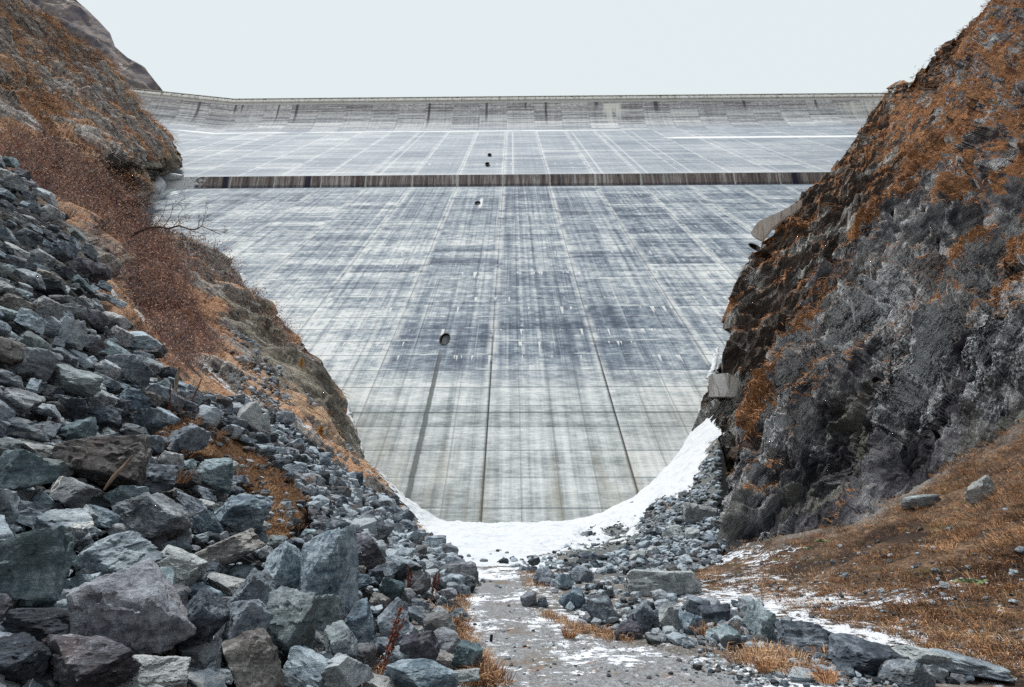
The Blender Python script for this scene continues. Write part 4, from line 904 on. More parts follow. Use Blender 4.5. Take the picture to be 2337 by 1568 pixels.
HERO = [
 (52, 1308, 172, 182, 'teal', dict(sub=5, tilt=R_(4)), 'massive teal block standing at the left edge above a long flat dark slab'),
 (105, 1437, 222, 80, 'dark', dict(sub=5, flat=(1, 1, .45), tilt=R_(-6)), 'long flat dark slab lying below the massive teal block'),
 (270, 1415, 238, 212, 'rust', dict(sub=5, tilt=R_(-35), flat=(1.2, 1, .9)), 'largest rounded purple boulder with rusty red patches, lower left'),
 (242, 1270, 188, 96, 'blue', dict(sub=5, tilt=R_(8), flat=(1.3, 1, .7)), 'wide blue grey boulder right of the massive teal block and above the rusty one'),
 (124, 1206, 158, 80, 'veined', dict(sub=5, tilt=R_(-10), flat=(1.3, 1, .7)), 'long boulder with a white blotched left end above the massive teal block'),
 (327, 1182, 162, 102, 'grey', dict(sub=5, tilt=R_(-38), flat=(1.1, 1, .8)), 'triangular grey boulder with a pale edge slanting down to the right'),
 (205, 1055, 198, 126, 'brown', dict(sub=5, tilt=R_(-14), flat=(1.3, 1, .8)), 'huge grey brown boulder with the rotten log leaning on its right side'),
 (504, 1258, 168, 86, 'brown', dict(sub=5, tilt=R_(20), flat=(1.3, 1, .6)), 'tilted brown block left of the tall pointed stone, layered with a pale top edge'),
 (738, 1305, 124, 178, 'blue', dict(sub=5, tilt=R_(4), flat=(.8, .8, 1.3), pointy=.45), 'tall pointed blue grey stone standing upright, tallest of the pile'),
 (376, 1298, 120, 86, 'pale', dict(sub=5), 'pale speckled boulder between the wide blue grey boulder and the tilted brown block'),
 (325, 1348, 126, 84, 'teal', dict(sub=5, tilt=R_(-20)), 'greenish boulder peeping out behind the largest rusty boulder'),
 (425, 1436, 104, 150, 'dark', dict(sub=5, tilt=R_(14)), 'dark upright boulder touching the right side of the largest rusty boulder'),
 (527, 1448, 122, 120, 'dark', dict(sub=5), 'dark faceted boulder right of the dark upright one, with a square top'),
 (565, 1362, 104, 102, 'blue', dict(sub=5), 'blue grey boulder below the tilted brown block'),
 (634, 1305, 94, 116, 'blue', dict(sub=5, tilt=R_(-20)), 'blue grey boulder leaning against the left side of the tall pointed stone'),
 (645, 1440, 96, 152, 'teal', dict(sub=5, flat=(.8, .8, 1.2), tilt=R_(10)), 'upright oval teal stone below the tall pointed stone'),
 (717, 1412, 114, 90, 'teal', dict(sub=5), 'pale teal boulder right of the upright oval stone'),
 (556, 1520, 138, 124, 'brown', dict(sub=5, tilt=R_(30), pointy=.3), 'brown peaked boulder at the lower edge of the picture'),
 (150, 1532, 236, 124, 'rust', dict(sub=5, tilt=R_(5)), 'broad mottled purple grey boulder cut off by the lower edge, left'),
 (15, 1522, 100, 110, 'dark', dict(sub=5), 'dark boulder in the lower left corner'),
 (335, 1550, 168, 82, 'pale', dict(sub=5, flat=(1.3, 1, .6)), 'flat pale boulder at the lower edge below the largest rusty boulder'),
 (475, 1082, 88, 74, 'teal', dict(sub=5), 'square teal block beside the dry grass gully'),
 (535, 1172, 130, 80, 'blue', dict(sub=5, tilt=R_(-15)), 'rounded blue grey boulder at the lower left end of the dry grass gully'),
 (274, 1143, 100, 60, 'teal', dict(sub=4), 'smooth teal boulder below the rotten log'),
 (340, 1092, 100, 62, 'dark', dict(sub=4), 'dark pointed boulder right of the rotten log'),
 (812, 1264, 120, 76, 'rust', dict(sub=5, tilt=R_(-22), flat=(1.2, 1, .8)), 'dark purple tent shaped boulder right of the tall pointed stone'),
 (893, 1434, 72, 102, 'dark', dict(sub=5, flat=(.8, .8, 1.1)), 'dark upright boulder in the middle of the pile beside the path'),
 (810, 1424, 86, 88, 'blue', dict(sub=5), 'blue grey boulder left of the dark upright one near the path'),
 (770, 1480, 86, 84, 'teal', dict(sub=5), 'dark teal boulder below the pile right of the upright oval stone'),
 (955, 1490, 84, 74, 'rust', dict(sub=5), 'purplish boulder near the path, left of the dark lichened one'),
 (1012, 1474, 72, 58, 'dark', dict(sub=4), 'dark lichened boulder close to the left side of the path'),
 (1002, 1438, 76, 60, 'pale', dict(sub=4), 'pale triangular boulder close to the left side of the path'),
 (1066, 1504, 68, 54, 'teal', dict(sub=5), 'pale teal boulder standing alone on the left side of the path'),
 (955, 1550, 162, 62, 'blue', dict(sub=5, flat=(1.3, 1, .7)), 'pale blue grey slab at the lower edge left of the path'),
 (785, 1545, 100, 70, 'veined', dict(sub=5), 'white veined boulder at the lower edge behind reddish weeds'),
 (888, 1345, 62, 46, 'teal', dict(sub=4), 'bright teal boulder with a flat lid among the grey stones'),
 (950, 1335, 54, 54, 'grey', dict(sub=4, flat=(1, 1, .7), tilt=.6), 'grey wedge boulder right of the bright teal one'),
 (1056, 1550, 72, 30, 'pale', dict(sub=4, flat=(1, 1, .4)), 'small pale flat slab at the lower edge beside the path'),
 (160, 864, 114, 62, 'teal', dict(sub=4, pointy=.4), 'blue green pyramid shaped boulder on the left talus'),
 (306, 770, 82, 46, 'blue', dict(sub=4, flat=(1.2, 1, .6)), 'flat topped boulder at the upper rim of the talus under the brown bushes'),
 (282, 838, 68, 66, 'grey', dict(sub=4, tilt=-.5), 'grey shield shaped boulder below the upper rim of the talus'),
 (152, 758, 54, 62, 'grey', dict(sub=4), 'upright grey block in the upper left talus'),
 (560, 947, 46, 64, 'pale', dict(sub=4, flat=(.8, .8, 1.2)), 'beige upright block at the top of the dry grass gully'),
 (597, 962, 34, 40, 'pale', dict(sub=4), 'small beige block right of the beige upright block'),
 (412, 995, 94, 60, 'dark', dict(sub=4, tilt=-.35), 'dark wedge boulder left of the dry grass gully'),
 (332, 958, 72, 48, 'blue', dict(sub=4), 'blue grey boulder left of the dark wedge boulder'),
 (35, 912, 84, 58, 'grey', dict(sub=4, flat=(1.2, 1, .7), tilt=-.3), 'grey boulder at the left edge halfway up the talus'),
 (30, 1075, 110, 90, 'teal', dict(sub=4), 'layered teal boulder at the left edge beside the huge grey brown one'),
 (140, 1122, 96, 66, 'veined', dict(sub=4), 'bluish layered boulder below the huge grey brown one'),
 # right of the path
 (1207, 1372, 36, 32, 'dark', dict(sub=4), 'dark boulder on the right border of the path, first of the row'),
 (1238, 1376, 26, 22, 'dark', dict(sub=4), 'small dark boulder right next to the first one on the path border'),
 (1308, 1372, 60, 44, 'blue', dict(sub=4, tilt=.5), 'blue grey leaning boulder in the right hand heap'),
 (1378, 1398, 72, 60, 'grey', dict(sub=4), 'grey boulder in the middle of the right hand heap'),
 (1475, 1417, 70, 70, 'grey', dict(sub=5), 'large grey faceted boulder at the front of the right hand heap'),
 (1437, 1442, 64, 42, 'rust', dict(sub=5), 'purple grey boulder in front of the right hand heap'),
 (1245, 1320, 52, 36, 'dark', dict(sub=4), 'dark boulder at the far end of the right hand heap'),
 (1330, 1314, 50, 34, 'dark', dict(sub=4), 'dark brown boulder at the far side of the right hand heap'),
 (1290, 1330, 44, 36, 'blue', dict(sub=4), 'blue grey boulder at the far side of the right hand heap'),
 (1525, 1336, 176, 58, 'pale', dict(sub=5, flat=(1.6, 1, .5)), 'long pale lichen covered slab behind the right hand heap'),
 (1757, 1424, 88, 88, 'teal', dict(sub=5, pointy=.35), 'tall teal boulder with a thin white vein right of the heap'),
 (1868, 1464, 146, 74, 'dark', dict(sub=5, flat=(1.3, 1, .7), tilt=-.15), 'wide layered dark boulder right of the tall teal one'),
 (1997, 1510, 154, 76, 'dark', dict(sub=5, flat=(1.3, 1, .7), tilt=-.15), 'dark boulder crossed by pale veins, between two wide ones on the right'),
 (2135, 1520, 128, 60, 'pale', dict(sub=5, flat=(1.3, 1, .6), tilt=-.35), 'pale topped boulder at lower right before the tilted flat slab'),
 (2078, 1546, 108, 60, 'grey', dict(sub=5), 'grey boulder cut by the lower edge below the pale topped one'),
 (1720, 1388, 64, 42, 'veined', dict(sub=4), 'pale blue mottled boulder behind the tall teal one'),
 (1657, 1455, 74, 40, 'teal', dict(sub=4, tilt=-.3), 'low teal boulder with a smooth back beside dry grass'),
 (1600, 1388, 58, 46, 'dark', dict(sub=4), 'brown grey boulder behind the low teal one'),
 (1576, 1425, 52, 54, 'blue', dict(sub=4), 'upright blue grey boulder left of the low teal one'),
 (1528, 1415, 64, 60, 'pale', dict(sub=4), 'pale lichened boulder right of the large grey faceted one'),
 (1640, 1410, 70, 50, 'dark', dict(sub=4), 'dark boulder between the low teal and the tall teal boulders'),
 (1690, 1436, 60, 44, 'grey', dict(sub=4), 'grey boulder touching the left foot of the tall teal one'),
 (2225, 1532, 190, 60, 'blue', dict(sub=5, flat=(1.5, 1, .5), tilt=-.42), 'long tilted flat slab near the lower right corner'),
 (1840, 1545, 80, 26, 'blue', dict(sub=4, flat=(1.5, 1, .5)), 'flat slab at the lower edge left of the grey boulder'),
 (1600, 1173, 66, 46, 'pale', dict(sub=4), 'big pale boulder at the foot of the right rock face'),
 (1539, 1217, 50, 32, 'pale', dict(sub=4), 'long pale boulder on the scree left of the big pale one'),
 (1585, 1222, 36, 32, 'pale', dict(sub=4), 'beige boulder below the big pale one at the foot of the rock face'),
 (1345, 1275, 48, 24, 'dark', dict(sub=4), 'dark rounded boulder alone on the fine gravel before the snow'),
 (1458, 1272, 38, 28, 'pale', dict(sub=4), 'pale boulder at the lower end of the scree'),
 (1490, 1262, 34, 28, 'pale', dict(sub=4), 'whitish boulder next to the pale one at the lower end of the scree'),
 (1443, 1150, 12, 10, 'dark', dict(sub=3), 'black stone sticking out of the snow on the right'),
 (1030, 1248, 9, 8, 'dark', dict(sub=3), 'little dark stone in the snow on the left'),
 (1068, 1226, 10, 11, 'dark', dict(sub=3), 'dark stone with snow cap in the middle of the snow bank'),
 (1290, 1232, 16, 9, 'dark', dict(sub=3), 'flat dark stone in the snow bank on the right'),
 (1050, 1272, 16, 9, 'dark', dict(sub=3), 'dark stone on the frozen pool left of centre'),
 (1104, 1280, 18, 8, 'dark', dict(sub=3), 'dark flat stone on the frozen pool near the path'),
 (2110, 1145, 62, 30, 'pale', dict(sub=4, tilt=.3), 'lichened rock lying on the brown meadow below the rock face'),
 (2245, 1118, 60, 60, 'pale', dict(sub=4), 'upright lichened rock high on the brown meadow at the right'),
 (1600, 960, 4, 4, 'dark', dict(sub=3), None),
]
for (px, py, wp, hp, m, kw, lb) in HERO:
    if lb is None: continue
    big = px < 1110 and py > 700 and not (960 < px < 1110 and py < 1290)
    put_stone(px, py, wp, hp, m, lb, kw=kw, group='boulders of the talus and heaps', Z=None, push=0.06 if big else 0.0, zofs=0.0)
n_hero = len(placed)

# ------------------------------------------------------------------ remaining countable boulders (up to 300 in all)
protos = {}
rs = np.random.RandomState(11)
PMAT = ['blue', 'teal', 'dark', 'grey', 'brown', 'blue', 'dark', 'teal', 'veined', 'grey', 'rust', 'blue', 'pale', 'dark']
for i in range(28):
    V, Fc = stone(500 + i, sub=4, flat=(rs.uniform(1.0, 1.5), 1, rs.uniform(.5, .95)), tilt=rs.uniform(-.75, .1))
    protos[i] = mesh_np('boulder', V, Fc, MS[PMAT[i % len(PMAT)]], True, None, 0.40)
szc = [(0, 350, 40), (100, 500, 44), (0, 650, 62), (0, 800, 78), (250, 800, 60), (400, 950, 62), (0, 1000, 95), (0, 1200, 112), (300, 1200, 84), (500, 1100, 58), (0, 1500, 150), (400, 1500, 112), (700, 1450, 84), (900, 1400, 62), (1000, 1450, 56), (700, 1150, 26), (850, 1250, 34), (1000, 1300, 34), (600, 1000, 24), (800, 1150, 24), (560, 1250, 64), (750, 1300, 55), (950, 1360, 42), (-300, 1000, 120), (900, 1180, 22)]
SZ = TPS([(a, b) for a, b, c in szc], [c for a, b, c in szc])
for _a, _b, _c in ():
    pass
_fx = np.arange(-420, 1300, 20.0); _fy = np.arange(300, 1700, 20.0); _ST = SZ(*np.meshgrid(_fx, _fy))
def free(px, py, rx, ry, k=0.72):
    for (a, b, c, d) in placed:
        if ((px - a) / (rx + c)) ** 2 + ((py - b) / (ry + d)) ** 2 < k * k: return False
    return True
def fillers(region, nmax, szf, kmul, tries, ar=(0.58, 0.9), kk=0.72):
    out = []; xs = [p[0] for p in region]; ys_ = [p[1] for p in region]
    A1 = rs.uniform(min(xs), max(xs), tries * 2); A2 = rs.uniform(min(ys_), max(ys_), tries * 2); ok = inside(A1, A2, region) > 0
    for px, py in zip(A1[ok], A2[ok]):
        if len(out) >= nmax: break
        w_ = szf(px, py) * kmul * rs.uniform(0.75, 1.3); h_ = w_ * rs.uniform(*ar)
        if free(px, py, w_ / 2, h_ / 2, kk): placed.append((px, py, w_ / 2, h_ / 2)); out.append((px, py, w_, h_))
    return out
def in_grass(px, py): return inside(px, py, POLY_GRASSL) > -4
def fld(px, py): return bil(_ST, _fx, _fy, px, py)
cand = []
MAIN = [(-60, 330), (0, 352), (60, 405), (105, 448), (150, 508), (190, 540), (225, 610), (245, 650), (268, 715), (340, 785), (360, 840), (430, 890), (440, 925), (372, 950), (365, 1010), (380, 1090), (440, 1040), (515, 1055), (570, 1130), (600, 1225), (650, 1245), (720, 1200), (860, 1280), (1000, 1310), (1050, 1400), (1040, 1480), (1080, 1560), (-60, 1600)]
for km, kk in ((0.9, 0.76), (0.75, 0.74), (0.6, 0.72)):
    cand += fillers(MAIN, 230 - len(cand), fld, km, 5000, kk=kk)
RIGHT = [(1190, 1305), (1290, 1290), (1360, 1300), (1440, 1320), (1500, 1360), (1560, 1372), (1700, 1380), (1800, 1420), (1760, 1480), (1660, 1480), (1500, 1470), (1440, 1440), (1330, 1430), (1300, 1400), (1260, 1345)]
candR = fillers(RIGHT, 26, lambda a, b: 26 + (b - 1290) * 0.16, 1.0, 900, kk=0.75)
ltxt = ['angular grey block wedged among others in the left talus', 'angular block in the heap along the right side of the path']
for gi, cc in enumerate((cand, candR)):
    for (px, py, w_, h_) in cc:
        if n_hero >= 298: break
        n_hero += 1
        Z = surfZ(px, min(py + h_ * 0.4, 2000)) * (1.0 if gi else 0.99)
        o = put_stone(px, py, w_, h_, None, ltxt[gi], group=('blocks of the left talus', 'blocks of the right heap')[gi], mesh=protos[rs.randint(28)], Z=Z)
        placed.pop()
        o.rotation_euler = (0, rs.uniform(-.25, .25), 0)
print('boulders', n_hero)

# ------------------------------------------------------------------ rubble: far too many small stones to count
RB = Batch(); rub = [stone(900 + i, sub=2, nplane=8, flat=(1.1, 1, .75)) for i in range(14)]; rub3 = [stone(950 + i, sub=3, nplane=9, flat=(1.1, 1, .75)) for i in range(10)]
def rubble(px, py, wpx, hpx, Z=None, lift=0.0):
    Z = Z or surfZ(px, py + hpx * 0.3); V, Fc = (rub3 if wpx > 15 else rub)[rs.randint(10)]
    a = rs.uniform(0, 6.28); c, s_ = math.cos(a), math.sin(a); W_ = wpx * Z / F; H_ = hpx * Z / F
    P = V * np.array([W_, W_ * rs.uniform(.8, 1.1), H_]); P = np.stack([P[:, 0] * c - P[:, 1] * s_, P[:, 0] * s_ + P[:, 1] * c, P[:, 2]], 1)
    b = rs.uniform(-.5, .5); c, s_ = math.cos(b), math.sin(b); P = np.stack([P[:, 0] * c - P[:, 2] * s_, P[:, 1], P[:, 0] * s_ + P[:, 2] * c], 1)
    RB.add(P + back(px, py, np.array(Z)) + np.array([0, W_ * .2, lift * H_]), Fc)
def scatter(region, n, size, cond=None, ar=(.5, .85)):
    xs = [p[0] for p in region]; ys_ = [p[1] for p in region]; k = 0; pxs = rs.uniform(min(xs), max(xs), n * 4); pys = rs.uniform(min(ys_), max(ys_), n * 4)
    ok = inside(pxs, pys, region) > 0
    for px, py in zip(pxs[ok], pys[ok]):
        if k >= n: break
        if cond and not cond(px, py): continue
        w_ = size(px, py) * math.exp(rs.normal() * 0.35); rubble(px, py, w_, w_ * rs.uniform(*ar)); k += 1
SCREE = [(470, 905), (545, 910), (640, 960), (720, 1025), (800, 1085), (885, 1140), (940, 1195), (1005, 1255), (1075, 1300), (1065, 1370), (1000, 1330), (860, 1300), (720, 1215), (700, 1130), (610, 1040), (520, 985), (430, 925)]
scatter(SCREE, 2300, lambda a, b: 9 + 15 * (rs.rand() ** 2) + 10 * max(0, (b - 1150) / 200) + 5)
scatter(MAIN, 700, lambda a, b: fld(a, b) * 0.42, ar=(.4, .8))
scatter(MAIN, 1300, lambda a, b: fld(a, b) * 0.24)
scatter([(560, 830), (620, 860), (790, 1040), (880, 1130), (800, 1080), (640, 960), (540, 900)], 380, lambda a, b: 8)
RS = [(1240, 1300), (1350, 1282), (1440, 1240), (1520, 1190), (1590, 1080), (1640, 1000), (1650, 1120), (1640, 1250), (1600, 1300), (1450, 1310)]
scatter(RS, 1100, lambda a, b: 5 + 10 * smooth(1050, 1290, b) * rs.rand() + 3)
scatter([(1440, 1235), (1600, 1150), (1650, 1200), (1660, 1290), (1560, 1310), (1420, 1290)], 300, lambda a, b: 15)
scatter([(1445, 1215), (1470, 1170), (1500, 1135), (1560, 1125), (1540, 1190), (1480, 1235)], 260, lambda a, b: 6 + 4 * rs.rand())
scatter([(1330, 1225), (1380, 1200), (1430, 1195), (1440, 1235), (1300, 1280), (1240, 1275)], 130, lambda a, b: 7)
scatter(POLY_GRASSL, 230, lambda a, b: 6 + 16 * rs.rand() ** 2)
scatter([(900, 1135), (960, 1200), (1020, 1260), (1100, 1290), (1060, 1300), (990, 1250), (920, 1180)], 70, lambda a, b: 7)
scatter([(1680, 1420), (1800, 1440), (1960, 1480), (2100, 1510), (2250, 1560), (2050, 1568), (1850, 1530), (1700, 1480)], 90, lambda a, b: 26)
scatter(MEADOW[:] if False else [(1600, 1310), (1900, 1260), (2337, 1200), (2337, 1480), (2100, 1460), (1800, 1390)], 220, lambda a, b: 5 + 3 * rs.rand())
scatter(RIGHT, 420, lambda a, b: 12 + (b - 1300) * 0.07)
scatter([(1600, 1480), (1750, 1470), (2000, 1545), (2150, 1568), (1700, 1568), (1560, 1530)], 650, lambda a, b: 9)
scatter([(1060, 1310), (1180, 1310), (1330, 1440), (1600, 1490), (1900, 1568), (1120, 1568), (1060, 1450)], 420, lambda a, b: 4 + (b - 1300) * 0.01)
scatter([(1000, 1250), (1300, 1215), (1480, 1160), (1440, 1220), (1300, 1275), (1050, 1295)], 60, lambda a, b: 7)
scatter([(1130, 1275), (1260, 1270), (1300, 1300), (1180, 1300)], 60, lambda a, b: 12)
scatter([(1640, 1300), (1900, 1240), (2337, 1150), (2337, 1480), (2100, 1460), (1800, 1400)], 55, lambda a, b: 12)
scatter([(500, 740), (560, 760), (700, 900), (790, 1010), (880, 1110), (850, 1120), (700, 1000), (560, 880), (450, 850)], 900, lambda a, b: 6 + 8 * rs.rand() ** 2)
tag(link('rubble', RB.mesh('rubble', M_rub, False)), kind='stuff')

# ------------------------------------------------------------------ dry grass, bushes
def blades(base, length, width, dirv, seed, bend_=0.35, fold=True):
    """base (n,3), length (n,), dirv (n,3) growth direction -> vertices, triangles"""
    r = np.random.RandomState(seed); n = len(base)
    dirv = dirv / (np.linalg.norm(dirv, axis=1, keepdims=True) + 1e-9)
    side = np.cross(dirv, r.normal(size=(n, 3))); side /= np.linalg.norm(side, axis=1, keepdims=True) + 1e-9
    fall = np.stack([r.normal(size=n) * .5, r.normal(size=n) * .5, -np.ones(n)], 1)
    mid = base + dirv * (length * .55)[:, None]; tip = base + dirv * (length * .95)[:, None] + fall * (length * bend_)[:, None]
    w_ = side * width[:, None]
    V = np.stack([base - w_, base + w_, mid - w_ * .7, mid + w_ * .7, tip], 1).reshape(-1, 3)
    k = np.arange(n)[:, None, None] * 5; T = np.array([[0, 1, 3], [0, 3, 2], [2, 3, 4]])[None] + k
    return V, T.reshape(-1, 3)
def grass_mat(name, stops):
    s = Sh(name, 0.85); rnd = V_(s, s.geo.outputs['Random Per Island']); P = s.obj()
    n = s.noise(P, 0.9, 3, 0.6); s.color(s.ramp(rnd * 0.55 + n * 1.0 + (s.noise(P, 0.35, 2) - .5) * .6 - 0.30, stops)); s.color(s.sat(V_(s, s.b.inputs['Base Color'].links[0].from_socket), 0.90)); return s.m
M_straw = grass_mat('dry_grass', [(0.2, srgb(78, 54, 44)), (0.40, srgb(138, 98, 70)), (0.58, srgb(190, 144, 100)), (0.8, srgb(222, 190, 148))])
M_mead = grass_mat('meadow_grass', [(0.10, srgb(40, 30, 26)), (0.30, srgb(84, 58, 46)), (0.44, srgb(134, 92, 62)), (0.52, srgb(94, 88, 58)), (0.62, srgb(160, 116, 78)), (0.82, srgb(214, 186, 148))])
M_or = grass_mat('orange_grass', [(0.15, srgb(74, 50, 40)), (0.34, srgb(132, 90, 60)), (0.52, srgb(188, 132, 84)), (0.75, srgb(222, 176, 126))])
M_leaf = grass_mat('bush_leaf', [(0.12, srgb(64, 48, 52)), (0.34, srgb(118, 88, 84)), (0.54, srgb(172, 128, 108)), (0.85, srgb(224, 176, 138))])
M_twig = grass_mat('twig', [(0.2, srgb(70, 58, 60)), (0.8, srgb(168, 152, 148))])
M_green = grass_mat('green_leaf', [(0.2, srgb(66, 84, 52)), (0.8, srgb(132, 150, 104))])
M_red = grass_mat('red_weed', [(0.2, srgb(84, 44, 36)), (0.8, srgb(150, 84, 62))])
M_yel = grass_mat('yellow_needles', [(0.2, srgb(160, 112, 40)), (0.8, srgb(214, 166, 72))])
def wood_mat(name, a, b):
    s = Sh(name, 0.85); P = s.obj(); n = s.noise(s.scalev(P, (6, 6, 1.2)), 2, 6, 0.7); s.color(s.ramp(n, [(0.35, a), (0.65, b)])); s.normal(s.bump(n, 0.7, 0.02)); return s.m
M_wood = wood_mat('weathered_wood', srgb(84, 74, 64), srgb(188, 176, 156)); M_log = wood_mat('rotten_wood', srgb(58, 48, 44), srgb(134, 114, 100)); M_bark = wood_mat('dark_bark', srgb(62, 54, 54), srgb(118, 104, 100)); M_black = wood_mat('charred_wood', srgb(16, 16, 18), srgb(40, 38, 38))
rg = np.random.RandomState(21)
def surf_points(region, n, cond=None):
    xs = [p[0] for p in region]; ys_ = [p[1] for p in region]
    a = rg.uniform(min(xs), max(xs), n * 3); b = rg.uniform(min(ys_), max(ys_), n * 3); ok = inside(a, b, region) > 0; a = a[ok][:n]; b = b[ok][:n]
    Z = np.array([surfZ(x, y) for x, y in zip(a, b)]); return a, b, Z
def tufts(regions, clumps, per, hgt, wid, spread, seed, lift=0.0, lean=0.55):
    Vs, Fs, off = [], [], 0
    for region, nc in regions:
        a, b, Z = surf_points(region, nc); P = back(a, b, Z); P[:, 2] += lift
        P = P[fbm(P * 0.9, 3) + rg.uniform(-.35, .35, len(P)) > -0.24]
        n = len(P) * per; sz = np.repeat(rg.uniform(.6, 1.35, len(P)), per)
        ang = rg.uniform(0, 6.28, n); rr = np.sqrt(rg.uniform(0, 1, n)) * spread * sz
        base = np.repeat(P, per, 0) + np.stack([np.cos(ang) * rr, np.sin(ang) * rr, 0 * rr - 0.03], 1)
        d = np.stack([np.cos(ang) * lean * (rr / spread + .3) + rg.normal(size=n) * .3, np.sin(ang) * lean * (rr / spread + .3) + rg.normal(size=n) * .3, np.ones(n)], 1)
        V, T = blades(base, hgt * sz * rg.uniform(.5, 1.2, n), wid * rg.uniform(.6, 1.3, n), d, seed)
        Vs.append(V); Fs.append(T + off); off += len(V)
    return np.concatenate(Vs), np.concatenate(Fs)
MEADOW = [(1560, 1330), (1620, 1290), (1680, 1235), (1800, 1220), (2000, 1162), (2100, 1096), (2337, 940), (2500, 875), (2500, 1600), (2337, 1540), (2100, 1480), (1950, 1430), (1780, 1380), (1700, 1370)]
V, T = tufts([(MEADOW, 5200)], 0, 18, 0.14, 0.0042, 0.17, 1)
tag(link('meadow_grass', mesh_np('meadow_grass', V, T, M_mead, False)), kind='stuff')
V, T = tufts([(MEADOW, 600), ([(2000, 1180), (2337, 960), (2500, 900), (2500, 1250), (2337, 1300), (2100, 1240)], 220)], 0, 34, 0.24, 0.0035, 0.12, 2)
tag(link('meadow_tussocks', mesh_np('meadow_tussocks', V, T, M_or, False)), kind='stuff')
EDGES = [([(1000, 1290), (1075, 1300), (1068, 1380), (1055, 1420), (1030, 1400), (1050, 1330)], 60), ([(985, 1390), (1060, 1400), (1075, 1470), (1120, 1520), (1150, 1568), (1050, 1568), (1040, 1470)], 170),
         ([(1190, 1310), (1240, 1300), (1290, 1310), (1250, 1350), (1200, 1340)], 40), ([(1250, 1400), (1330, 1430), (1450, 1460), (1440, 1475), (1320, 1445), (1240, 1412)], 90), ([(1580, 1470), (1760, 1475), (1900, 1530), (1880, 1568), (1750, 1530), (1600, 1490)], 110), ([(1450, 1300), (1640, 1290), (1640, 1330), (1480, 1318)], 50),
         (POLY_GRASSL, 620), ([(430, 830), (520, 850), (700, 990), (800, 1080), (860, 1130), (840, 1135), (700, 1040), (560, 930)], 420), ([(700, 960), (800, 1040), (890, 1135), (870, 1130), (760, 1060)], 160), ([(840, 1480), (900, 1500), (900, 1568), (820, 1568)], 26)]
V, T = tufts(EDGES, 0, 30, 0.20, 0.0038, 0.13, 3, lift=0.02)
tag(link('dry_grass', mesh_np('dry_grass', V, T, M_straw, False)), kind='stuff')
def cover(name, G, Nn, weight, n, length, width, mat, seed, zref, downhill=1.0, up=0.6, per=6, lens=None):
    r = np.random.RandomState(seed); w_ = weight.reshape(-1).clip(0); w_ = w_ / w_.sum(); i = r.choice(len(w_), n, p=w_)
    B_ = G.reshape(-1, 3)[i]; N_ = Nn.reshape(-1, 3)[i]; _, _, Z = proj(B_); k = np.clip(Z / zref, .8, 6)
    B_ = np.repeat(B_, per, 0) + r.normal(size=(n * per, 3)) * np.repeat(k, per)[:, None] * np.array([.35, .35, .2]) * length
    N_ = np.repeat(N_, per, 0); k = np.repeat(k, per)
    down = np.array([0, 0, -1.0]) + N_ * N_[:, 2:3]; down /= np.linalg.norm(down, axis=1, keepdims=True) + 1e-6
    d = N_ * 0.7 + np.array([0, 0, up]) + down * downhill + r.normal(size=B_.shape) * .35
    V, T = blades(B_, length * k * r.uniform(.5, 1.2, len(k)), width * k * r.uniform(.6, 1.3, len(k)), d, seed + 1, 0.25)
    tag(link(name, mesh_np(name, V, T, mat, False)), kind='stuff')
gr1, px1, py1, n1_, vg1 = GR1, *_r1
lim = lambda px, py: ((px > -60) & (px < 2420) & (py > -60)).astype(float)
cover('cliff_grass', gr1, n1_, smooth(0.0, 0.12, vg1) * lim(px1, py1), 6500, 0.34, 0.008, M_or, 31, 28, 0.9, 0.3)
gr2, px2, py2, n2_, vg2 = GR2, *_r2
cover('slope_grass', gr2, n2_, smooth(0.0, 0.12, vg2) * lim(px2, py2), 2600, 0.4, 0.02, M_or, 33, 40, 0.9, 0.3)
wl = (1 - 0.65 * smooth(70, 40, ZZ)) * smooth(-0.02, 0.15, grassL) * (1 - tal) * (1 - shr) * (1 - cliffL).clip(0) * lim(PX, PY)
cover('hillside_grass', GL, N2, wl, 7500, 0.42, 0.013, M_straw, 35, 34, 1.0, 0.3)
# thicket of leafless bushes: twigs and a haze of small withered leaves
r = np.random.RandomState(5); ws = (np.maximum(shr, 0.55 * smooth(-6, 6, inside(PX, PY, [(500, 630), (600, 700), (690, 780), (680, 800), (590, 740), (470, 640), (380, 560), (420, 560)]))) * lim(PX, PY)).reshape(-1); ws /= ws.sum()
ii = r.choice(len(ws), 1300, p=ws); BP = GL.reshape(-1, 3)[ii]; _, _, BZ = proj(BP); bk = np.clip(BZ / 45, .7, 2.2)
per = 12; b0 = np.repeat(BP, per, 0); kk = np.repeat(bk, per); d = r.normal(size=(len(b0), 3)) * .55 + np.array([.15, -.1, 1.0])
V1, T1 = blades(b0 + r.normal(size=b0.shape) * .15, 1.5 * kk * r.uniform(.5, 1.1, len(kk)), 0.016 * kk, d, 6, 0.05)
tag(link('bush_twigs', mesh_np('bush_twigs', V1, T1, M_twig, False)), kind='stuff')
per = 30; b0 = np.repeat(BP, per, 0); kk = np.repeat(bk, per); ofs = r.normal(size=b0.shape) * np.array([.55, .55, .42]) * kk[:, None] + np.array([0, 0, .75]) * kk[:, None]
V1, T1 = blades(b0 + ofs, 0.15 * kk * r.uniform(.5, 1.3, len(kk)), 0.035 * kk, r.normal(size=b0.shape), 7, 0.1)
tag(link('bush_leaves', mesh_np('bush_leaves', V1, T1, M_leaf, False)), kind='stuff')

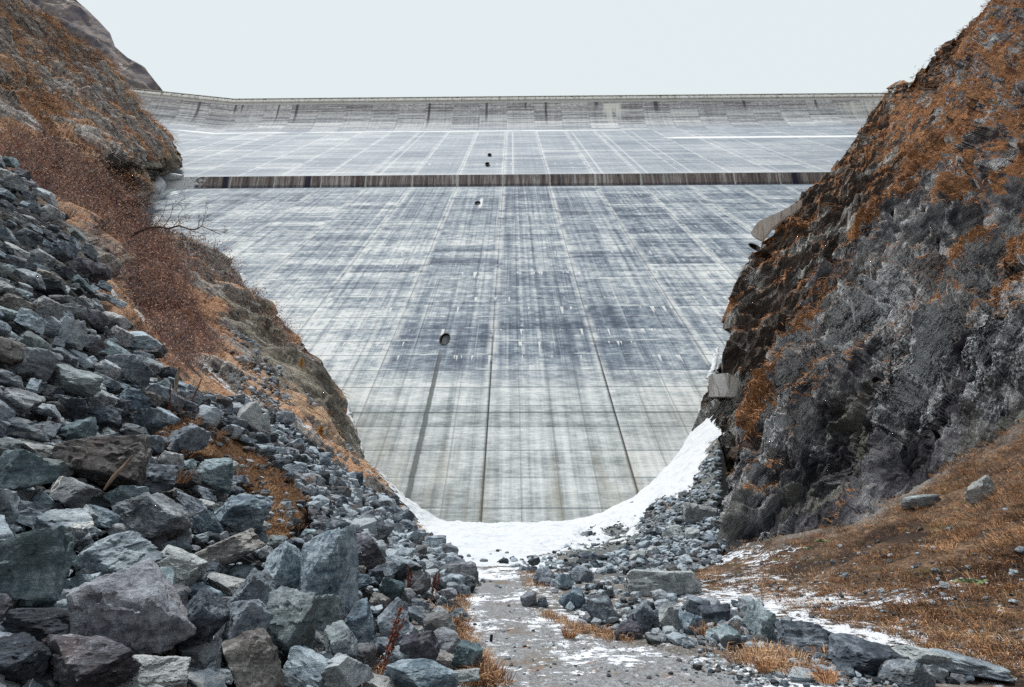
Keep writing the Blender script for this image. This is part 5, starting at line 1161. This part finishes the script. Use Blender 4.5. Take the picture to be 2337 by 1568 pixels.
# ------------------------------------------------------------------ single plants and lost wood
def plant_obj(name, px, py, label, cat, parts, group=None):
    Z = surfZ(px, py) * 0.985; P = back(px, py, np.array(Z)); t = empty(name, P); tag(t, label, cat, group)
    for pn, (V, Fc, m) in parts.items(): link(pn, mesh_np(pn, V, Fc, m, pn in ('stem', 'trunk')), t)
    return t
def tussock(px, py, h, n, label, mat=M_or):
    r = np.random.RandomState(int(px)); a = r.uniform(0, 6.28, n); rr = np.sqrt(r.rand(n)) * h * .35
    base = np.stack([np.cos(a) * rr, np.sin(a) * rr, 0 * rr - .02], 1); d = np.stack([np.cos(a) * .5, np.sin(a) * .5, 1 + 0 * a], 1) + r.normal(size=(n, 3)) * .22
    V, T = blades(base, h * r.uniform(.5, 1.15, n), 0.0035 + 0 * a, d, int(py), .3)
    Z = surfZ(px, py) * .97; tag(link('grass_tussock', mesh_np('grass_tussock', V, T, mat, False), None, back(px, py, np.array(Z))), label, 'grass tussock', 'single tussocks of dry grass')
for a in [(404, 1100, .5, 160, 'yellow tussock between boulders left of the dry grass gully', M_straw), (692, 1105, .7, 170, 'tall orange tussock at the top right of the dry grass gully'), (540, 1085, .55, 150, 'straw coloured tussock in the middle of the dry grass gully', M_straw),
          (1112, 1552, .34, 220, 'bright tussock on the left border of the path at the lower edge', M_straw), (1745, 1528, .2, 200, 'low round tussock on the stony snow patch at lower right'), (1885, 1552, .2, 220, 'low tussock at the lower edge, right of the round one'),
          (1607, 1448, .3, 120, 'upright tussock in front of the right hand heap', M_straw), (1700, 1448, .32, 120, 'pale tussock at the foot of the tall teal boulder', M_straw), (1884, 1500, .28, 90, 'thin upright tussock in front of the wide layered boulder', M_straw), (1300, 1452, .22, 200, 'flat orange tussock on the right border of the path')]: tussock(*a)
def dock(px, py, h, label, lean=0.1):
    r = np.random.RandomState(int(px * 3)); Vs, Fs, off = [], [], 0; V2, F2, o2 = [], [], 0
    for k in range(3):
        l = h * r.uniform(.65, 1); dx = lean * l + r.normal() * .12 * l; pts = [(r.normal() * .03, 0, 0), (dx * .4, 0.02, l * .5), (dx, .03, l)]
        V, Fc = tube(pts, [.008, .006, .003], 5); Vs.append(V); Fs.append(Fc + off); off += len(V)
        n = 60; t = r.uniform(.35, 1, n); base = np.array(pts[0])[None] * (1 - t)[:, None] + np.array(pts[2])[None] * t[:, None]
        V, T = blades(base, 0.05 + 0 * t, 0.008 + 0 * t, r.normal(size=(n, 3)) + np.array([0, 0, .6]), k, .1); V2.append(V); F2.append(T + o2); o2 += len(V)
    plant_obj('dock_plant', px, py, label, 'weed', {'stem': (np.concatenate(Vs), np.concatenate(Fs), M_red), 'seed_head': (np.concatenate(V2), np.concatenate(F2), M_red)}, 'withered red weeds')
for a in [(928, 1372, .55, 'red withered weed among the stones above the dark upright boulder'), (988, 1378, .55, 'forked red weed beside the left border of the path'), (868, 1545, .6, 'reddish brown weed at the lower edge left of the path', .25), (386, 945, .9, 'small red weed left of the wooden stake on the talus', -.25), (432, 935, 1.0, 'tall red weed leaning right beside the wooden stake', .3)]: dock(*a)
def leafy(px, py, sz, label, mat=M_green, name='leafy_plant', cat='plant'):
    r = np.random.RandomState(int(px)); n = 26; a = r.uniform(0, 6.28, n); d = np.stack([np.cos(a), np.sin(a), .6 + 0 * a], 1)
    V, T = blades(r.normal(size=(n, 3)) * sz * .25 * np.array([1, 1, .1]), sz * .6 * r.uniform(.5, 1, n), sz * .06 + 0 * a, d, int(py), .25)
    Z = surfZ(px, py) * .97; tag(link(name, mesh_np(name, V, T, mat, False), None, back(px, py, np.array(Z)) + np.array([0, 0, .04])), label, cat)
leafy(1882, 1240, .36, 'pale green leafy plant just below the right rock face'); leafy(2217, 1335, .30, 'green leafy plant alone on the brown meadow at the right'); leafy(1845, 1256, .22, 'small green plant left of the pale green one under the rock face'); leafy(1770, 1283, .2, 'small green plant on the meadow near the foot of the rock face')
# larch saplings
for (px, py, h, lb) in [(685, 852, 1.5, 'tiny yellow larch sapling on the left cliff above the snow edge'), (730, 1010, 1.1, 'second yellow larch sapling lower on the left scree')]:
    r = np.random.RandomState(int(px)); n = 260; t = r.rand(n); a = r.uniform(0, 6.28, n); rr = (1 - t) * h * .3
    V, Fc = tube([(0, 0, -.1), (0, 0, h)], [.04, .01], 6); base = np.stack([np.cos(a) * rr * r.rand(n), np.sin(a) * rr * r.rand(n), t * h], 1)
    V2, T2 = blades(base, .25 + 0 * t, .03 + 0 * t, np.stack([np.cos(a), np.sin(a), .3 + 0 * a], 1), 3, .1)
    plant_obj('larch_sapling', px, py, lb, 'tree', {'trunk': (V, Fc, M_bark), 'crown': (V2, T2, M_yel)})
# the leaning bare tree in front of the dam
r = np.random.RandomState(12); Z0 = 58.0; root = back(300, 535, np.array(Z0)); m_ = Z0 / F
def P2(px, py, dz=0.0): return back(px, py, np.array(Z0 + dz)) - root
tr = empty('bare_tree', root); tag(tr, 'bare leaning tree on the left slope reaching its crooked bough over the dam', 'tree')
V, Fc = tube([P2(292, 540), P2(318, 528, -.3), P2(340, 519, -.5), P2(365, 518, -.6), P2(384, 522, -.7), P2(408, 515, -1), P2(432, 523, -1.2), P2(446, 524, -1.3), P2(461, 516, -1.5), P2(492, 530, -1.8), P2(506, 536, -1.9)], [.22, .16, .13, .12, .11, .09, .08, .07, .06, .04, .02], 7)
link('trunk', mesh_np('trunk', V, Fc, M_bark), tr)
VB, FB, off = [], [], 0
def limb(p, d, l, rad, lev):
    global off
    pts = [p]; q = p.copy(); dd = d / np.linalg.norm(d)
    for k in range(4): dd = dd + r.normal(size=3) * .22; dd /= np.linalg.norm(dd); q = q + dd * l / 4; pts.append(q)
    V, Fc = tube(pts, [rad, rad * .8, rad * .6, rad * .45, rad * .3], 4); VB.append(V); FB.append(Fc + off); off += len(V)
    if lev > 0:
        for k in range(4): limb(pts[r.randint(1, 5)], dd + r.normal(size=3) * .6 + np.array([0, 0, .2]), l * r.uniform(.4, .65), rad * .55, lev - 1)
for (a, b, dx, dz, l) in [(330, 524, .1, 1, 2.8), (345, 519, -.2, 1, 3.2), (352, 519, .4, 1, 3.6), (372, 520, .7, 1, 3.2), (384, 522, .8, -.6, 2.6), (408, 516, .3, 1, 2.0), (375, 520, .4, -.9, 1.6), (432, 523, .9, -.5, 1.8), (461, 516, .6, .8, 1.9), (480, 524, 1, .3, 1.5), (320, 527, -.1, 1, 2.4), (395, 518, .5, 1, 2.4), (450, 522, .2, 1, 1.6)]:
    limb(P2(a, b, -.6), np.array([dx, 0, dz]), l, .045, 3)
link('branches', mesh_np('branches', np.concatenate(VB), np.concatenate(FB), M_bark), tr)
def stick(name, pts, radii, mat, label, cat, seg=8):
    P0 = pts[0]; V, Fc = tube([p - P0 for p in pts], radii, seg); o = link(name, mesh_np(name, V, Fc, mat), None, P0); tag(o, label, cat); return o
def B_(px, py, k=1.0, Z=None): return back(px, py, np.array((Z or surfZ(px, py)) * k))
z1 = surfZ(398, 925) * .97
stick('wooden_stake', [B_(397, 935, Z=z1), B_(400, 895, Z=z1), B_(404, 862, Z=z1), B_(410, 838, Z=z1)], [.05, .045, .05, .03], M_wood, 'splintered pale wooden stake standing upright in the talus', 'stake')
z1 = surfZ(240, 1120) * .84
stick('rotten_log', [B_(238, 1118, Z=z1), B_(258, 1090, Z=z1), B_(280, 1066, Z=z1 * 1.02), B_(303, 1040, Z=z1 * 1.04)], [.012, .026, .02, .012], M_log, 'rotten red brown log leaning on the huge grey brown boulder', 'log')
z1 = surfZ(1121, 1466)
stick('stub_post', [B_(1121, 1472, Z=z1), B_(1120.5, 1462, Z=z1), B_(1122, 1450, Z=z1)], [.022, .022, .02], M_black, 'short black stub standing on the left part of the path', 'post')
stick('driftwood', [B_(1500, 1138, .97), B_(1512, 1143, .97), B_(1522, 1152, .97), B_(1530, 1170, .97)], [.05, .06, .06, .04], M_log, 'long bent branch lying on the scree beside the snow', 'branch')
stick('driftwood', [B_(1392, 1244, .985), B_(1402, 1239, .985), B_(1414, 1232, .985)], [.03, .03, .03], M_log, 'short reddish stick lying on the snow', 'branch')

# ------------------------------------------------------------------ concrete works on the right flank
def slab_wall(name, top, bot, thick, mat, label, cat):
    """top, bot: frame points with depth; solid wall with real thickness"""
    T_ = [back(a, b, np.array(float(z))) for a, b, z in top]; Bt = [back(a, b, np.array(float(z))) for a, b, z in bot]
    V = []; n = len(T_)
    for i in range(n):
        back_ = np.array([0.55, 0.8, 0.0]) * thick
        V += [T_[i], Bt[i], Bt[i] + back_, T_[i] + back_]
    Fq = []
    for i in range(n - 1):
        for k in range(4): Fq.append((i * 4 + k, i * 4 + (k + 1) % 4, i * 4 + 4 + (k + 1) % 4, i * 4 + 4 + k))
    Fq += [(0, 1, 2, 3), (4 * n - 1, 4 * n - 2, 4 * n - 3, 4 * n - 4)]
    V = np.array(V); P0 = V[1].copy(); o = link(name, mesh_np(name, V - P0, Fq, mat, False), None, P0)
    return tag(o, label, cat)
slab_wall('retaining_wall', [(1713, 532, 116), (1722, 516, 118), (1733, 504, 120), (1758, 493, 124), (1783, 482, 129), (1806, 469, 134), (1829, 455, 139)], [(1716, 535, 116), (1728, 543, 118), (1739, 548, 120), (1761, 520, 124), (1785, 503, 129), (1807, 488, 134), (1830, 472, 139)], 1.2, M_pale, 'long pale stepped concrete retaining wall climbing along the right flank of the dam', 'retaining wall')
slab_wall('retaining_wall', [(1616, 859, 63), (1640, 853, 62.4), (1662, 851, 62), (1680, 862, 63.5)], [(1618, 905, 63), (1641, 905, 62.4), (1664, 905, 62), (1682, 905, 63.5)], 2.5, M_pale, 'short stained concrete buttress standing on the brown rock beside the dam', 'retaining wall')
# snow wedged between the rock and the dam
def snow_strip(pts, rad, seed):
    P_ = [np.array([*(lambda q: q)(back(a, b, np.array(float(z))))]) for a, b, z in pts]
    t = np.linspace(0, len(P_) - 1, 14 * len(P_)); i = np.minimum(t.astype(int), len(P_) - 2); f = (t - i)[:, None]; PP = np.array(P_)[i] * (1 - f) + np.array(P_)[i + 1] * f
    rr = np.interp(t, range(len(rad)), rad); V, Fc = tube(PP, rr, 14); nn = fbm(V * 1.3 + seed, 3); V = V + (V - np.repeat(np.concatenate([PP, PP[:1] * 0]), 14, 0)[:len(V)] if False else 0) + np.stack([nn, nn * .3, fbm(V * 1.1 + 9, 3)], 1) * .28
    tag(link('snow', mesh_np('snow', V, Fc, M_snow)), kind='structure')
def damZ(py): return face_pt(py)[2]
snow_strip([(768, 880, damZ(880)), (782, 915, damZ(915)), (794, 955, damZ(955)), (803, 985, damZ(985)), (812, 1015, damZ(1015)), (826, 1040, damZ(1040))], [.2, .5, .55, .6, .55, .2], 1)
snow_strip([(1666, 670, damZ(670)), (1668, 715, damZ(715)), (1680, 745, damZ(745))], [.25, .8, .3], 2)
snow_strip([(1640, 790, damZ(790)), (1628, 840, damZ(840)), (1615, 868, damZ(868))], [.2, .5, .3], 3)
snow_strip([(1604, 905, damZ(905)), (1602, 950, damZ(950)), (1606, 985, damZ(985))], [.2, .5, .6], 4)
snow_strip([(330, 404, 184), (346, 408, 182), (366, 420, 180), (352, 436, 177), (336, 442, 175)], [1.5, 2.6, 1.8, 2.4, 1.0], 5)
snow_strip([(352, 403, 186), (378, 404, 185), (402, 403, 184.5), (418, 402, 184.5)], [1.2, 1.6, 1.0, .3], 6)
